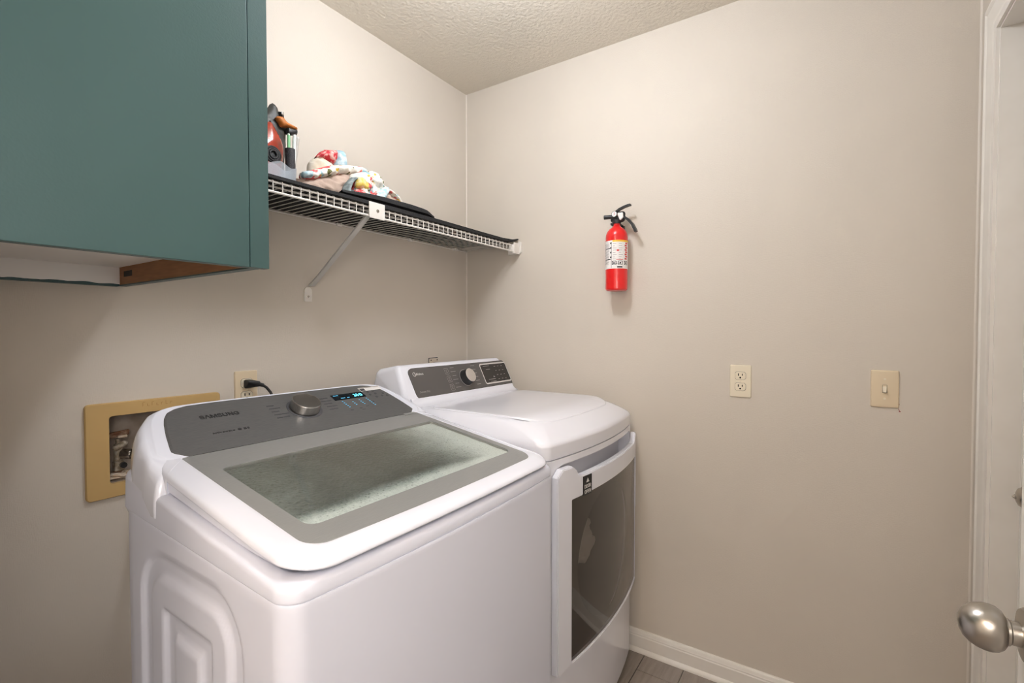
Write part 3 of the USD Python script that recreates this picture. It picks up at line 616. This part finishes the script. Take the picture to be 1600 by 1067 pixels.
obj('hanging_rail', box(cx0, cx1-.0195, -.018, 0, cz0, cz0+.047), tealM, c, smooth=False)
obj('rail_face', rp, whitepanelM, c, smooth=False, label='white rail face with a ragged painted lower edge')
obj('back_panel', box(cx0, cx1-.02, -.012, -.002, cz0+.062, cz1), whitepanelM, c, smooth=False)
obj('top_panel', box(cx0, cx1-.018, cyf+.02, 0, cz1-.016, cz1), whitepanelM, c, smooth=False)
obj('face_frame', box(cx1-.0335, cx1, cyf, cyf+.02, cz0, cz1) + box(cx0, cx1, cyf+.003, cyf+.02, cz0+.001, cz0+.04), tealM, c, smooth=False)
obj('door', rbox(cx0, cx1-.0350, cyf-.001, cyf+.0185, cz0-.001, cz1, .0012, 8), tealM, c, smooth=25, label='flat teal door')

# ------------------------------------------------------------------ wire shelf
SZ, SF, LIP = 1.672, -.305, .032
s = thing('wire_shelf', 'white wire shelf with a diagonal brace running into the corner', 'wire shelf', (-.7, -.15, SZ-LIP))
xs = np.arange(-.0952, -1.376, -.0262)
xs = np.concatenate([[-.0690, -.0428, -.0166], xs])
for x in xs:
    obj('wire', tube([(x, -.008, SZ), (x, -.15, SZ), (x, SF+.004, SZ), (x, SF+.001, SZ-.001), (x, SF, SZ-.004), (x, SF, SZ-LIP)], .0016, 6), wireM, s)
for y, z, r in ((-.008, SZ-.004, .0030), (SF+.0035, SZ-.0042, .0030), (SF-.002, SZ-LIP, .0034), (SF+.045, SZ-.0045, .0028)):
    obj('rail', tube([(-1.380, y, z), (-.7, y, z), (-.006, y, z)], r, 10), wireM, s)
for x in (-.749, -.389, -.096):
    obj('wall_clip', cat(rbox(x-.011, x+.011, -.016, 0, SZ-.010, SZ+.002, .003, 10), cyl((x+.004, -.019, SZ-.004), (x+.004, -.012, SZ-.004), .003, n=12)), wireM, s)
br = obj('brace', cat(hull([(-.869, -.012, 1.437), (-.869, -.004, 1.437), (-.853, -.012, 1.437), (-.853, -.004, 1.437), (-.858, SF+.012, 1.650), (-.858, SF+.004, 1.650), (-.842, SF+.012, 1.650), (-.842, SF+.004, 1.650)], .0015, 8)), braceM, s, label='grey diagonal support brace')
F = back(-.872, 1.407)
obj('brace_foot', F.m(loft([z3(rr(-.0145, .0145, -.025, .025, (.013, .013, .003, .003)), 0), z3(rr(-.0145, .0145, -.025, .025, (.013, .013, .003, .003)), .0035), z3(rr(-.0135, .0135, -.024, .024, (.012, .012, .003, .003)), .0045)])), wireM, br)
obj('screw', F.m(shift(lathe([(.004, .004), (.0036, .006), (.002, .0068), (0, .0068)], 16), (0, -.008, 0))), chromeM, br)
fp = Frame((-.835, SF-.0068, SZ-.013), (1, 0, 0), (0, 0, 1), (0, -1, 0))
obj('brace_plate', fp.m(loft([z3(rr(-.031, .031, -.026, .024, (.002, .002, .004, .004)), 0), z3(rr(-.031, .031, -.026, .024, (.002, .002, .004, .004)), .003), z3(rr(-.030, .030, -.025, .023, .003), .004)])), wireM, br, label='white square clamp plate')
obj('plate_screw', fp.m(shift(lathe([(.0055, .0035), (.005, .0052), (0, .0052)], 16), (.001, -.001, 0))), chromeM, br)
# end bracket on the right wall
eb = obj('end_bracket', cat(rbox(-.052, -.002, SF-.011, SF-.0065, SZ-.042, SZ+.008, .002, 10), rbox(-.012, -.001, SF-.008, SF+.05, SZ-.040, SZ+.0005, .003, 12), rbox(-.052, -.046, SF-.008, SF+.018, SZ-.042, SZ-.0005, .002, 10)), wireM, s, smooth=25, label='white plastic wall bracket at the corner end')
obj('bracket_ear', right(SF-.006, SZ-.012).m(loft([z3(rr(-.004, .014, -.028, .030, (.013, .002, .002, .013)), 0), z3(rr(-.004, .014, -.028, .030, (.013, .002, .002, .013)), .008), z3(rr(-.003, .012, -.026, .028, (.012, .002, .002, .012)), .010)])), wireM, eb)

# ------------------------------------------------------------------ on the shelf
MT = SZ+.0016
def mat_sheet(x0, x1, front, backy, top_of, thick, curl=None, n=90, m=22, seed=1):
    X = np.linspace(x0, x1, n); T = np.linspace(0, 1, m)
    A = np.zeros((n, m, 3))
    for i, x in enumerate(X):
        f = front(x)
        y = f + (backy-f)*T; edge = np.clip((y-f)/.05, 0, 1)
        z = np.full(m, MT + .001) + (top_of(x)-thick(x)-MT-.001)*(1-edge)**2*np.clip((y-f)/.004+.6, 0, 1)
        z += .002*meshkit.fbm(np.column_stack([np.full(m, x*9), y*9, y*0]), 2, seed)*edge
        if curl: z += curl(x)
        A[i] = np.column_stack([np.full(m, x), y, z])
    th = np.array([thick(x) for x in X])[:, None]
    top = A.copy(); top[..., 2] += th*(.75+.25*(1-T))[None]
    ring = [np.vstack([A[i], top[i][::-1]]) for i in range(n)]
    return loft(ring)
def lerp(*pts): q = np.array(pts); return lambda x: float(np.interp(x, q[:, 0], q[:, 1]))
mt_top = lerp((-1.38, 1.683), (-1.1, 1.683), (-.99, 1.684), (-.80, 1.687), (-.52, 1.689), (-.28, 1.687), (-.12, 1.687), (-.02, 1.690))
mt_th = lerp((-1.38, .008), (-1.0, .009), (-.8, .013), (-.5, .013), (-.1, .012), (-.03, .010), (-.006, .004))
ob = obj('shelf_mat', mat_sheet(-1.378, -.006, lerp((-1.38, SF-.004), (-.9, SF-.0058), (-.5, SF-.005), (-.1, SF-.0058), (-.006, SF-.004)), -.003, mt_top, mt_th, lerp((-1.4, 0), (-.13, 0), (-.05, .005), (-.006, .017))), matM, smooth=40)
tag(ob, 'black rubber mat covering the wire shelf from the cabinet to the corner', 'mat')
fl_th = lerp((-.95, .003), (-.85, .010), (-.68, .012), (-.62, .010), (-.54, .001))
ob = obj('folded_cloth', mat_sheet(-.95, -.54, lerp((-.95, -.296), (-.8, SF-.0055), (-.60, SF-.004), (-.54, -.285)), -.268, lambda x: mt_top(x)+.001+fl_th(x), fl_th, lambda x: .0135, seed=4), matM, smooth=40)
tag(ob, 'folded black cloth flap ending in a point on the shelf mat', 'cloth')
Z0 = SZ+.0125
t = thing('power_tool', 'dark grey and orange-red plastic tool standing on end against the cabinet on the shelf', 'tool', (-1.09, -.13, Z0))
obj('back_shell', pillow([(-1.16, 1.880), (-1.105, 1.915), (-1.087, 1.921), (-1.078, 1.937), (-1.072, 1.948), (-1.063, 1.955), (-1.055, 1.953), (-1.049, 1.943), (-1.045, 1.935), (-1.032, 1.922), (-1.023, 1.9), (-1.024, 1.829), (-1.030, 1.78), (-1.033, Z0), (-1.16, Z0)], -.125, .018, .002, 3, .35), M('charcoal_shell', (.045, .045, .04), .5), t, smooth=40)
obj('front_shell', pillow([(-1.17, 1.80), (-1.105, 1.871), (-1.09, 1.887), (-1.08, 1.873), (-1.065, 1.852), (-1.054, 1.833), (-1.05, 1.81), (-1.054, 1.772), (-1.062, Z0), (-1.17, Z0)], -.158, .022, .001, 5, .5), M('red_orange_shell', (.42, .045, .02), .22, noise=(16, (.16, .03, .015), .4, .7), coat=.4), t, smooth=40, label='glossy orange-red front shell')
yc = Frame((-1.096, -.180, 1.783), (1, 0, 0), (0, 0, 1), (0, -1, 0))
co = obj('hose_coil', cat(*[yc.m(shift(trimesh.creation.torus(r_, .0032, 28, 10), (0, 0, k*.002))) for k, r_ in enumerate((.022, .0165, .011))], yc.m(lathe([(.024, -.006), (.024, .0), (.0, .001)], 28))), darkM, t, label='black coiled ring')
obj('grip', pillow([(-1.071, 1.903), (-1.063, 1.912), (-1.048, 1.915), (-1.035, 1.904), (-1.013, 1.901), (-1.001, 1.899), (-1.001, 1.89), (-1.022, 1.887), (-1.038, 1.886), (-1.051, 1.882)], -.148, .013, 0, 1, .5, .004), M('orange_grip', (.50, .16, .03), .45, noise=(40, (.25, .08, .02), .4, .7)), t, smooth=40, label='orange grip')
obj('clip', pillow([(-1.054, 1.930), (-1.040, 1.934), (-1.036, 1.917), (-1.049, 1.914)], -.140, .008, 0, 1, .3, .004), darkM, t)
obj('clip_plate', rbox(-1.050, -1.043, -.150, -.146, 1.920, 1.930, .001, 8), chromeM, t)
obj('trigger_block', pillow([(-1.035, 1.889), (-1.0, 1.893), (-1.001, 1.876), (-1.022, 1.868), (-1.035, 1.868)], -.146, .012, 0, 1, .3, .004), darkM, t)
cu = thing('pen_cup', 'slim black textured cup holding pens beside the orange tool', 'pen cup', (-1.0555, -.2, Z0))
F = Frame((-1.0555, -.2, Z0), (1, 0, 0), (0, 1, 0), (0, 0, 1))
hh = 1.806-Z0
obj('cup', F.m(lathe([(0, 0), (.0125, 0), (.0128, .002), (.0142, hh), (.0125, hh), (.0112, .006), (0, .006)], 28)), M('black_mesh', (.028, .026, .03), .55, bump=(400, .002)), cu)
for k, (a, b, r_, col, lab, nm) in enumerate([((-1.062, -.203), (-1.0615, -.203, 1.848), .0045, (.22, .50, .25), 'green and white pen at the left in the black cup', 'pen'), ((-1.053, -.206), (-1.0455, -.207, 1.849), .0055, (.68, .70, .68), 'pale silver pen in the middle of the black cup', 'pen'), ((-1.049, -.196), (-1.0275, -.195, 1.851), .0048, (.45, .42, .38), 'grey pen leaning right in the black cup', 'pen')]):
    pt = thing('pen', lab, nm, (a[0], a[1], Z0+.008), 'pens in the black cup')
    A, B = np.array([a[0], a[1], Z0+.0085]), np.array(b)
    obj('barrel', cyl(A, A+(B-A)*.97, r_*.8, r_, 14), M(f'pen_{k}', col, .35), pt)
    obj('cap', cyl(A+(B-A)*.97, B, r_*.95, r_*.7, 14), M(f'pen_cap_{k}', tuple(.5*v+.35 for v in col), .35), pt)
tb = thing('plastic_tub', 'small translucent plastic tub at the shelf front next to the cabinet', 'tub', (-1.135, -.205, Z0))
ro = rr(-1.205, -1.066, -.255, -.222, .010, 6, 12); ri = rr(-1.2035, -1.0675, -.2535, -.2235, .009, 6, 12)
rim = 1.738 + .006*np.sin(ro[:, 0]*95+1.0)
taper = lambda o, k: (o-[-1.135, -.2385])*k+[-1.135, -.2385]
obj('wall', loft([z3(taper(ro, .96), Z0), z3(ro, rim), z3(ri, rim), z3(taper(ri, .96), Z0+.002)]), tubM, tb, smooth=40)
fb = thing('fabric_bundle', 'crumpled bundle of floral printed fabric heaped on the shelf mat', 'fabric', (-.82, -.18, SZ+.0182))
ZB = SZ+.0182
obj('hood', pillow([(-.955, ZB), (-.95, 1.788), (-.946, 1.816), (-.93, 1.834), (-.917, 1.845), (-.88, 1.835), (-.862, 1.83), (-.862, ZB)], -.125, .035, .010, 2), creamM, fb, smooth=60)
obj('rose_patch', pillow([(-.935, 1.828), (-.917, 1.852), (-.896, 1.868), (-.872, 1.874), (-.856, 1.878), (-.858, 1.842), (-.866, 1.824), (-.90, 1.833)], -.135, .028, .008, 4), rosered, fb, smooth=60, label='red rose print')
obj('blue_patch', pillow([(-.862, ZB), (-.866, 1.83), (-.858, 1.876), (-.833, 1.887), (-.820, 1.878), (-.814, 1.856), (-.812, 1.81), (-.81, ZB)], -.128, .030, .008, 6), blueclothM, fb, smooth=60, label='blue print')
obj('fold', pillow([(-1.016, 1.752), (-.983, 1.768), (-.948, 1.786), (-.907, 1.806), (-.847, 1.823), (-.795, 1.833), (-.765, 1.820), (-.80, 1.796), (-.853, 1.791), (-.902, 1.773), (-.951, 1.751), (-.974, 1.740), (-1.014, 1.732)], -.185, .024, .012, 8), floralM[0], fb, smooth=60)
obj('lining', pillow([(-1.027, 1.735), (-.987, 1.744), (-.916, 1.776), (-.868, 1.795), (-.800, 1.80), (-.79, 1.76), (-.80, ZB), (-1.015, ZB)], -.175, .034, .008, 10), liningM, fb, smooth=60, label='taupe lining')
obj('rim_band', pillow([(-1.019, 1.752), (-1.000, 1.760), (-.985, 1.764), (-.988, 1.741), (-1.017, 1.734)], -.200, .016, .003, 3, .5, .004), blueclothM, fb, smooth=60)
obj('front_fold', pillow([(-.87, 1.768), (-.864, 1.782), (-.818, 1.802), (-.779, 1.815), (-.755, 1.810), (-.731, 1.79), (-.738, 1.761), (-.757, 1.715), (-.76, ZB), (-.875, ZB), (-.862, 1.735), (-.856, 1.752)], -.225, .030, .014, 12), floralM[1], fb, smooth=60)
obj('yellow_patch', pillow([(-.858, 1.772), (-.838, 1.778), (-.815, 1.762), (-.805, 1.742), (-.83, 1.732), (-.862, 1.738)], -.243, .018, .006, 14, .5, .004), yellowclothM, fb, smooth=60, label='yellow print')
obj('rose_patch', pillow([(-.876, ZB), (-.868, 1.728), (-.845, 1.736), (-.822, 1.728), (-.81, 1.712), (-.815, ZB)], -.246, .017, .006, 15, .5, .004), rosered, fb, smooth=60)
obj('trim_band', pillow([(-.90, 1.722), (-.888, 1.748), (-.868, 1.770), (-.845, 1.778), (-.85, 1.765), (-.868, 1.748), (-.876, 1.728), (-.88, ZB), (-.90, ZB)], -.232, .020, .004, 16, .5, .004), M('slate_cotton', (.17, .20, .20), .85, noise=(40, (.40, .46, .48), .45, .7)), fb, smooth=60)
obj('blue_fold', pillow([(-.785, 1.738), (-.748, 1.766), (-.728, 1.772), (-.733, 1.745), (-.752, 1.715), (-.757, ZB), (-.79, ZB), (-.796, 1.712)], -.246, .022, .008, 17, .5, .005), blueclothM, fb, smooth=60)
obj('tail', pillow([(-.735, ZB), (-.738, 1.76), (-.716, 1.772), (-.677, 1.766), (-.65, 1.756), (-.632, 1.738), (-.626, 1.718), (-.628, ZB)], -.195, .026, .008, 19), liningM, fb, smooth=60)
obj('tail_edge', pillow([(-.735, 1.764), (-.728, 1.790), (-.700, 1.781), (-.677, 1.776), (-.648, 1.765), (-.630, 1.745), (-.622, 1.715), (-.634, 1.720), (-.652, 1.746), (-.68, 1.758), (-.715, 1.765)], -.205, .018, .005, 20, .5, .004), floralM[2], fb, smooth=60)

# ------------------------------------------------------------------ fire extinguisher
ex = thing('fire_extinguisher', 'red fire extinguisher with a white label hanging on the right wall', 'fire extinguisher', (0, -.803, 1.436))
ey, exx, er = -.803, -.058, .0425
F = Frame((exx, ey, 1.438), (0, -1, 0), (-1, 0, 0), (0, 0, 1))      # u to the right as seen, v out of the wall
obj('cylinder', F.m(lathe([(0, .0), (er-.006, .0), (er-.001, .004), (er, .009), (er, .208), (er-.0015, .220), (er-.006, .231), (er-.014, .241), (er-.024, .2485), (.0145, .2535), (.0125, .2565), (.0125, .268), (0, .268)], 56)), redM, ex)
def wrap(a0, a1, z0, z1, r, n=14):
    a = np.linspace(math.radians(a0), math.radians(a1), max(2, n)); 
    o = lambda q, z: np.column_stack([q*np.sin(a), q*np.cos(a), np.full(len(a), z)])
    return F.m(loft([np.vstack([o(r, z), o(er+.0001, z)[::-1]]) for z in (z0, z1)]))
A0, A1 = -95, 150
lb_ = obj('label', wrap(A0, A1, .083, .192, er+.0006, 50), labelM, ex, smooth=40, label='white printed instruction label')
obj('label_band', wrap(0, 110, .1855, .1925, er+.0009, 30), yellowM, lb_, smooth=40, label='yellow band')
rg = random.Random(9); ms = []
for k in range(10):
    z = .178-k*.0085
    for q in range(2):
        a = 2+q*30; ms.append(wrap(a, a+rg.uniform(10, 26), z, z+.0014, er+.0009, 5))
    for q in range(2):
        if z-.0042*q > .1: ms.append(wrap(-62+rg.uniform(0, 6), -22, z-.0042*q, z-.0042*q+.0013, er+.0009, 6))
obj('label_text', cat(*ms), paleinkM, lb_, kind='stuff')
ms = [wrap(-7, -5.6, .085, .186, er+.0009, 3)] + [wrap(-13, -5, z, z+.006, er+.001, 4) for z in (.178, .160, .142, .124)]
for k in range(2): ms.append(wrap(-56, -10, .160-k*.042, .1625-k*.042, er+.001, 6))
for a in (-3, 29, 62): ms += [wrap(a, a+23, .1105, .112, er+.001, 5), wrap(a, a+23, .097, .0985, er+.001, 5), wrap(a, a+3, .097, .112, er+.001, 3), wrap(a+20, a+23, .097, .112, er+.001, 3), wrap(a+8, a+14, .101, .108, er+.001, 4)]
ms.append(wrap(24, 52, .0865, .091, er+.001, 5))
obj('label_pictograms', cat(*ms), blackM, lb_, kind='stuff')
ms = [wrap(66+(k % 2)*5, 82+(k % 2)*5, .118+k*.0085, .1235+k*.0085, er+.001, 4) for k in range(8)] + [wrap(22, 34, .150, .156, er+.001, 4), wrap(20, 55, .1165, .1185, er+.001, 6)]
obj('label_red_print', cat(*ms), redinkM, lb_, kind='stuff')
obj('neck_collar', F.m(lathe([(.0165, .262), (.0175, .266), (.0175, .276), (.014, .280), (0, .280)], 32)), darkM, ex)
vz = .288
obj('valve', F.m(hull([(-.014, 0, vz-.008), (.022, 0, vz-.010), (-.010, 0, vz+.012), (.024, 0, vz+.010)], .011, 16)), darkM, ex)
obj('nozzle', F.m(cyl((-.012, .006, vz+.003), (-.048, .012, vz+.003), .0075, .0085, 20)), darkM, ex, label='short black nozzle')
obj('gauge', F.m(cyl((-.002, .008, vz+.009), (-.002, .022, vz+.009), .0118, n=24)), chromeM, ex)
obj('gauge_face', F.m(cyl((-.002, .0215, vz+.009), (-.002, .0228, vz+.009), .0102, n=24)), gaugeM, ex, label='white pressure gauge face')
obj('gauge_needle', F.m(cyl((-.002, .0232, vz+.005), (-.001, .0232, vz+.016), .0008, n=8)), redinkM, ex)
def strip(pts, w_, t_):
    p = np.array(pts, float); n = np.gradient(p, axis=0); n /= np.linalg.norm(n, axis=1, keepdims=True); nn = np.column_stack([-n[:, 1], n[:, 0]])
    rings = []
    for q, k in zip(p, nn): rings.append(np.array([(q[0]+k[0]*a, b, q[1]+k[1]*a) for a, b in ((-t_, -w_), (t_, -w_), (t_, w_), (-t_, w_))]))
    return F.m(loft(rings))
obj('top_lever', strip([(-.012, vz+.008), (-.004, vz+.020), (.012, vz+.030), (.032, vz+.037), (.050, vz+.041), (.056, vz+.041)], .009, .003), darkM, ex, smooth=20)
obj('carry_handle', strip([(.018, vz+.004), (.030, vz-.002), (.048, vz-.015), (.064, vz-.034), (.074, vz-.054), (.078, vz-.064)], .010, .0045), darkM, ex, smooth=20)
obj('pin_seal', F.m(hull([(.010, .012, vz+.010), (.026, .012, vz+.010), (.020, .012, vz-.012), (.028, .012, vz-.004)], .004, 10)), labelM, ex, label='white pull pin tab')
obj('wall_bracket', F.m(box(-.012, .012, -.058, -.040, .12, .262) + box(-.026, .004, -.058, .0, .2605, .268)), darkM, ex, smooth=False)

# ------------------------------------------------------------------ wall plates
def outlet(name, label, F, mat_, face, loc, gw=.0346):
    t = thing(name, label, 'electrical outlet', loc)
    obj('cover_plate', F.m(plate(.070, .1145, .0055, .004, .0035)), mat_, t)
    for sgn in (1, -1):
        a = np.linspace(0, 2*math.pi, 40, endpoint=False); rec = np.column_stack([np.clip(.0172*np.cos(a)*1.12, -.0172, .0172), np.clip(.0172*np.sin(a), -.0135, .0135) + sgn*.0195])
        k = obj('receptacle', F.m(loft([z3(rec, .004), z3(rec, .0066), z3((rec-[0, sgn*.0195])*.96+[0, sgn*.0195], .007)])), face, t)
        gr = (rec-[0, sgn*.0195])*1.05+[0, sgn*.0195]
        obj('gap', F.m(loft([z3(gr, .0054), z3(gr, .0058)])), greyinkM, k)
        obj('slot', F.m(cat(flat(.0026, .0085, .0006, -.0065, sgn*.0195+.004), flat(.0026, .0070, .0006, .0065, sgn*.0195+.004), shift(lathe([(.0027, 0), (.0027, .0006)], 14), (0, sgn*.0195-.0065, 0)))).copy() if False else F.m(shift(cat(flat(.0028, .0085, .0006, -.0065, sgn*.0195+.004), flat(.0028, .0070, .0006, .0065, sgn*.0195+.004), shift(lathe([(.0030, 0), (.0030, .0006)], 14), (0, sgn*.0195-.0065, 0))), (0, 0, .0068))), slotM, k)
    obj('screw', F.m(shift(lathe([(.003, .005), (.0028, .0062), (0, .0066)], 14), (0, 0, 0))), face, t)
    return t
outlet('wall_outlet', 'almond duplex outlet on the right wall with both sockets empty', right(-1.2447, 1.1016), ivoryM, ivoryM, (0, -1.2447, 1.1016))
outlet('wall_outlet', 'almond duplex outlet with a black plug in it behind the washing machine', back(-1.087, 1.1), almondM, ivoryM, (-1.087, 0, 1.1))
sw_y, sw_z = -1.6506, 1.101
t = thing('light_switch', 'almond single toggle light switch plate on the right wall', 'light switch', (0, sw_y, sw_z))
F = right(sw_y, sw_z)
obj('cover_plate', F.m(plate(.070, .1145, .0055, .004, .0035)), almondM, t)
obj('toggle_frame', F.m(shift(frame_loop(-.006, .006, -.0125, .0125, .0008, .0009, .0006), (0, 0, .0052))), greyinkM, t)
obj('toggle', F.m(hull([(-.0032, .006, .006), (.0032, .006, .006), (-.0032, -.006, .006), (.0032, -.006, .006), (-.0026, -.009, .014), (.0026, -.009, .014)], .0018, 10)), ivoryM, t, label='ivory toggle pointing down')
for v in (.030, -.030): obj('screw', F.m(shift(lathe([(.0032, .005), (.003, .0062), (0, .0064)], 14), (0, v, 0))), ivoryM, t)
ms = [right(sw_y-.0335, sw_z-.058).m(extr([(0, .002), (.0022, -.002), (.0045, -.008), (.0035, -.009), (.001, -.004)], .0004)), right(sw_y-.036, sw_z-.045).m(flat(.0012, .004, .0004)), right(sw_y-.0375, sw_z-.067).m(flat(.0045, .003, .0004))]
obj('scuff_mark', cat(*ms), scuffM, wr, smooth=False)
# round-plug box behind the dryer, half hidden by its console
t = thing('dryer_outlet', 'small beige outlet box just showing above the dryer console', 'electrical outlet', (-.246, 0, 1.13))
F = back(-.246, 1.128)
obj('cover_plate', F.m(plate(.056, .056, .008, .004, .003)), M('beige_plastic', (.60, .51, .41), .45), t)
obj('gap', F.m(flat(.060, .060, .003, .001, .001, .004)), greyinkM, t)
obj('plug', F.m(shift(lathe([(.018, .006), (.018, .03), (.012, .036), (0, .036)], 24), (0, -.008, 0))), darkM, t, label='dark round plug')
for u in (-.02, .02): obj('screw', F.m(shift(lathe([(.003, .007), (.003, .0088), (0, .009)], 12), (u, .02, 0))), slotM, t)
# washer cord
pz = 1.1+.0195
pc = obj('power_cord', tube([(-1.052, -.033, pz-.008), (-1.042, -.037, pz-.016), (-1.032, -.042, pz-.032), (-1.024, -.05, pz-.06), (-1.02, -.07, pz-.12), (-1.03, -.10, pz-.25), (-1.06, -.16, pz-.36), (-1.09, -.24, pz-.42), (-1.10, -.284, pz-.44)], .0042, 10), darkM, w, smooth=60, label='black cord running to the wall outlet')
obj('plug', hull([(-1.093, -.0125, pz+.006), (-1.082, -.0125, pz+.006), (-1.093, -.0125, pz-.010), (-1.082, -.0125, pz-.010), (-1.090, -.026, pz+.004), (-1.076, -.026, pz+.002), (-1.080, -.024, pz-.006), (-1.063, -.030, pz+.0), (-1.061, -.030, pz-.006)], .0055, 14), darkM, pc)
obj('strain_relief', cyl((-1.064, -.029, pz-.003), (-1.050, -.034, pz-.009), .0065, .0055, 16), darkM, pc)

# ------------------------------------------------------------------ washer outlet box
t = thing('washer_outlet_box', 'tan plastic washer supply box recessed in the wall left of the washing machine', 'outlet box', ((-1.4766-1.166)/2, 0, .861))
fx0, fx1, fz0, fz1 = -1.4766, -1.166, .861, 1.1006
o_, i_ = rr(fx0, fx1, fz0, fz1, .010, 8), rr(bx0+.002, bx1-.002, bz0+.002, bz1-.002, .008, 8)
def xz(o, y): return np.column_stack([o[:, 0], np.full(len(o), y), o[:, 1]])
i2 = rr(bx0+.003, bx1-.003, bz0+.003, bz1-.003, .008, 8); o2 = rr(fx0+.002, fx1-.002, fz0+.002, fz1-.002, .009, 8)
fr = loft([xz(o_, 0), xz(o_, -.006), xz(o2, -.0085), xz(i_, -.0085), xz(i2, -.006), xz(i2, .004)], False, False)
obj('frame', fr, tanM, t, smooth=30)
def shrink(o, k): c_ = o.mean(0); return c_+(o-c_)*k
obj('basin', loft([xz(i_, -.002), xz(i_, .03), xz(shrink(i_, .985), .078), xz(shrink(i_, .97), .08)], False, True), basinM, t, smooth=30, label='dirty grey-brown recess')
rg = random.Random(3); ms = []
F = Frame(((bx0+bx1)/2-.045, -.0085, 1.083), (1, 0, 0), (0, 0, 1), (0, -1, 0))
ms = []
x = 0
for k in range(7):
    hgt = .010 if k in (0, 2, 5) else .006
    ms.append(F.m(shift(flat(.0011, hgt, .0004), (x, hgt/2, 0)))); ms.append(F.m(shift(flat(.0045, .001, .0004), (x+.0025, 0 if k % 2 else hgt, 0)))); x += .0105
obj('stamp_mark', cat(*ms), M('stamp_orange', (.42, .24, .07), .6), t, label='faint stamped marking')
def valve(x, nm):
    v = obj('valve', cat(cyl((x, .045, .918), (x, .045, .985), .0095, n=18), rbox(x-.011, x+.011, .034, .056, .915, .940, .003, 8), cyl((x, .045, .985), (x, .045, .998), .006, n=14), hull([(x-.006, .04, .975), (x+.010, .035, .985)], .008, 10)), M('corroded_brass_'+nm, (.24, .19, .13), .6, .5, noise=(90, (.42, .37, .30), .4, .65)), t)
    obj('valve_handle', cat(hull([(x-.022, .042, 1.006), (x+.017, .040, 1.011)], .0055, 12), hull([(x-.022, .042, 1.013), (x+.020, .040, 1.017)], .004, 12)), rustM, v, label='rusty lever handle')
    obj('handle_cap', rbox(x-.004, x+.017, .032, .040, 1.001, 1.008, .002, 8), mineralM, v)
    obj('hose_nut', cat(cyl((x+.008, .040, .957), (x+.022, .022, .957), .014, n=8), cyl((x+.02, .025, .957), (x+.030, .012, .955), .011, n=20)), chromeM, v)
    obj('drain_cap', cyl((x+.006, .034, .930), (x+.006, .026, .930), .0075, n=16), darkM, v)
    obj('hose', tube([(x+.028, .014, .956), (x+.034, .002, .950), (x+.040, -.020, .93), (x+.044, -.05, .88), (x+.05, -.09, .80), (x+.06, -.16, .72), (x+.07, -.24, .68), (x+.08, -.278, .672)], .0085, 12), M('hose_grey_'+nm, (.38, .34, .31), .5), v, smooth=60)
valve(-1.396, 'a')
valve(-1.235, 'b')
obj('pipe_stub', cyl((-1.396, .05, .893), (-1.396, .05, .918), .009, n=14), rustM, t)
obj('sludge', lump(5, (-1.385, .045, .902), (.042, .026, .010)), mineralM, t, label='white mineral crust on the bottom')
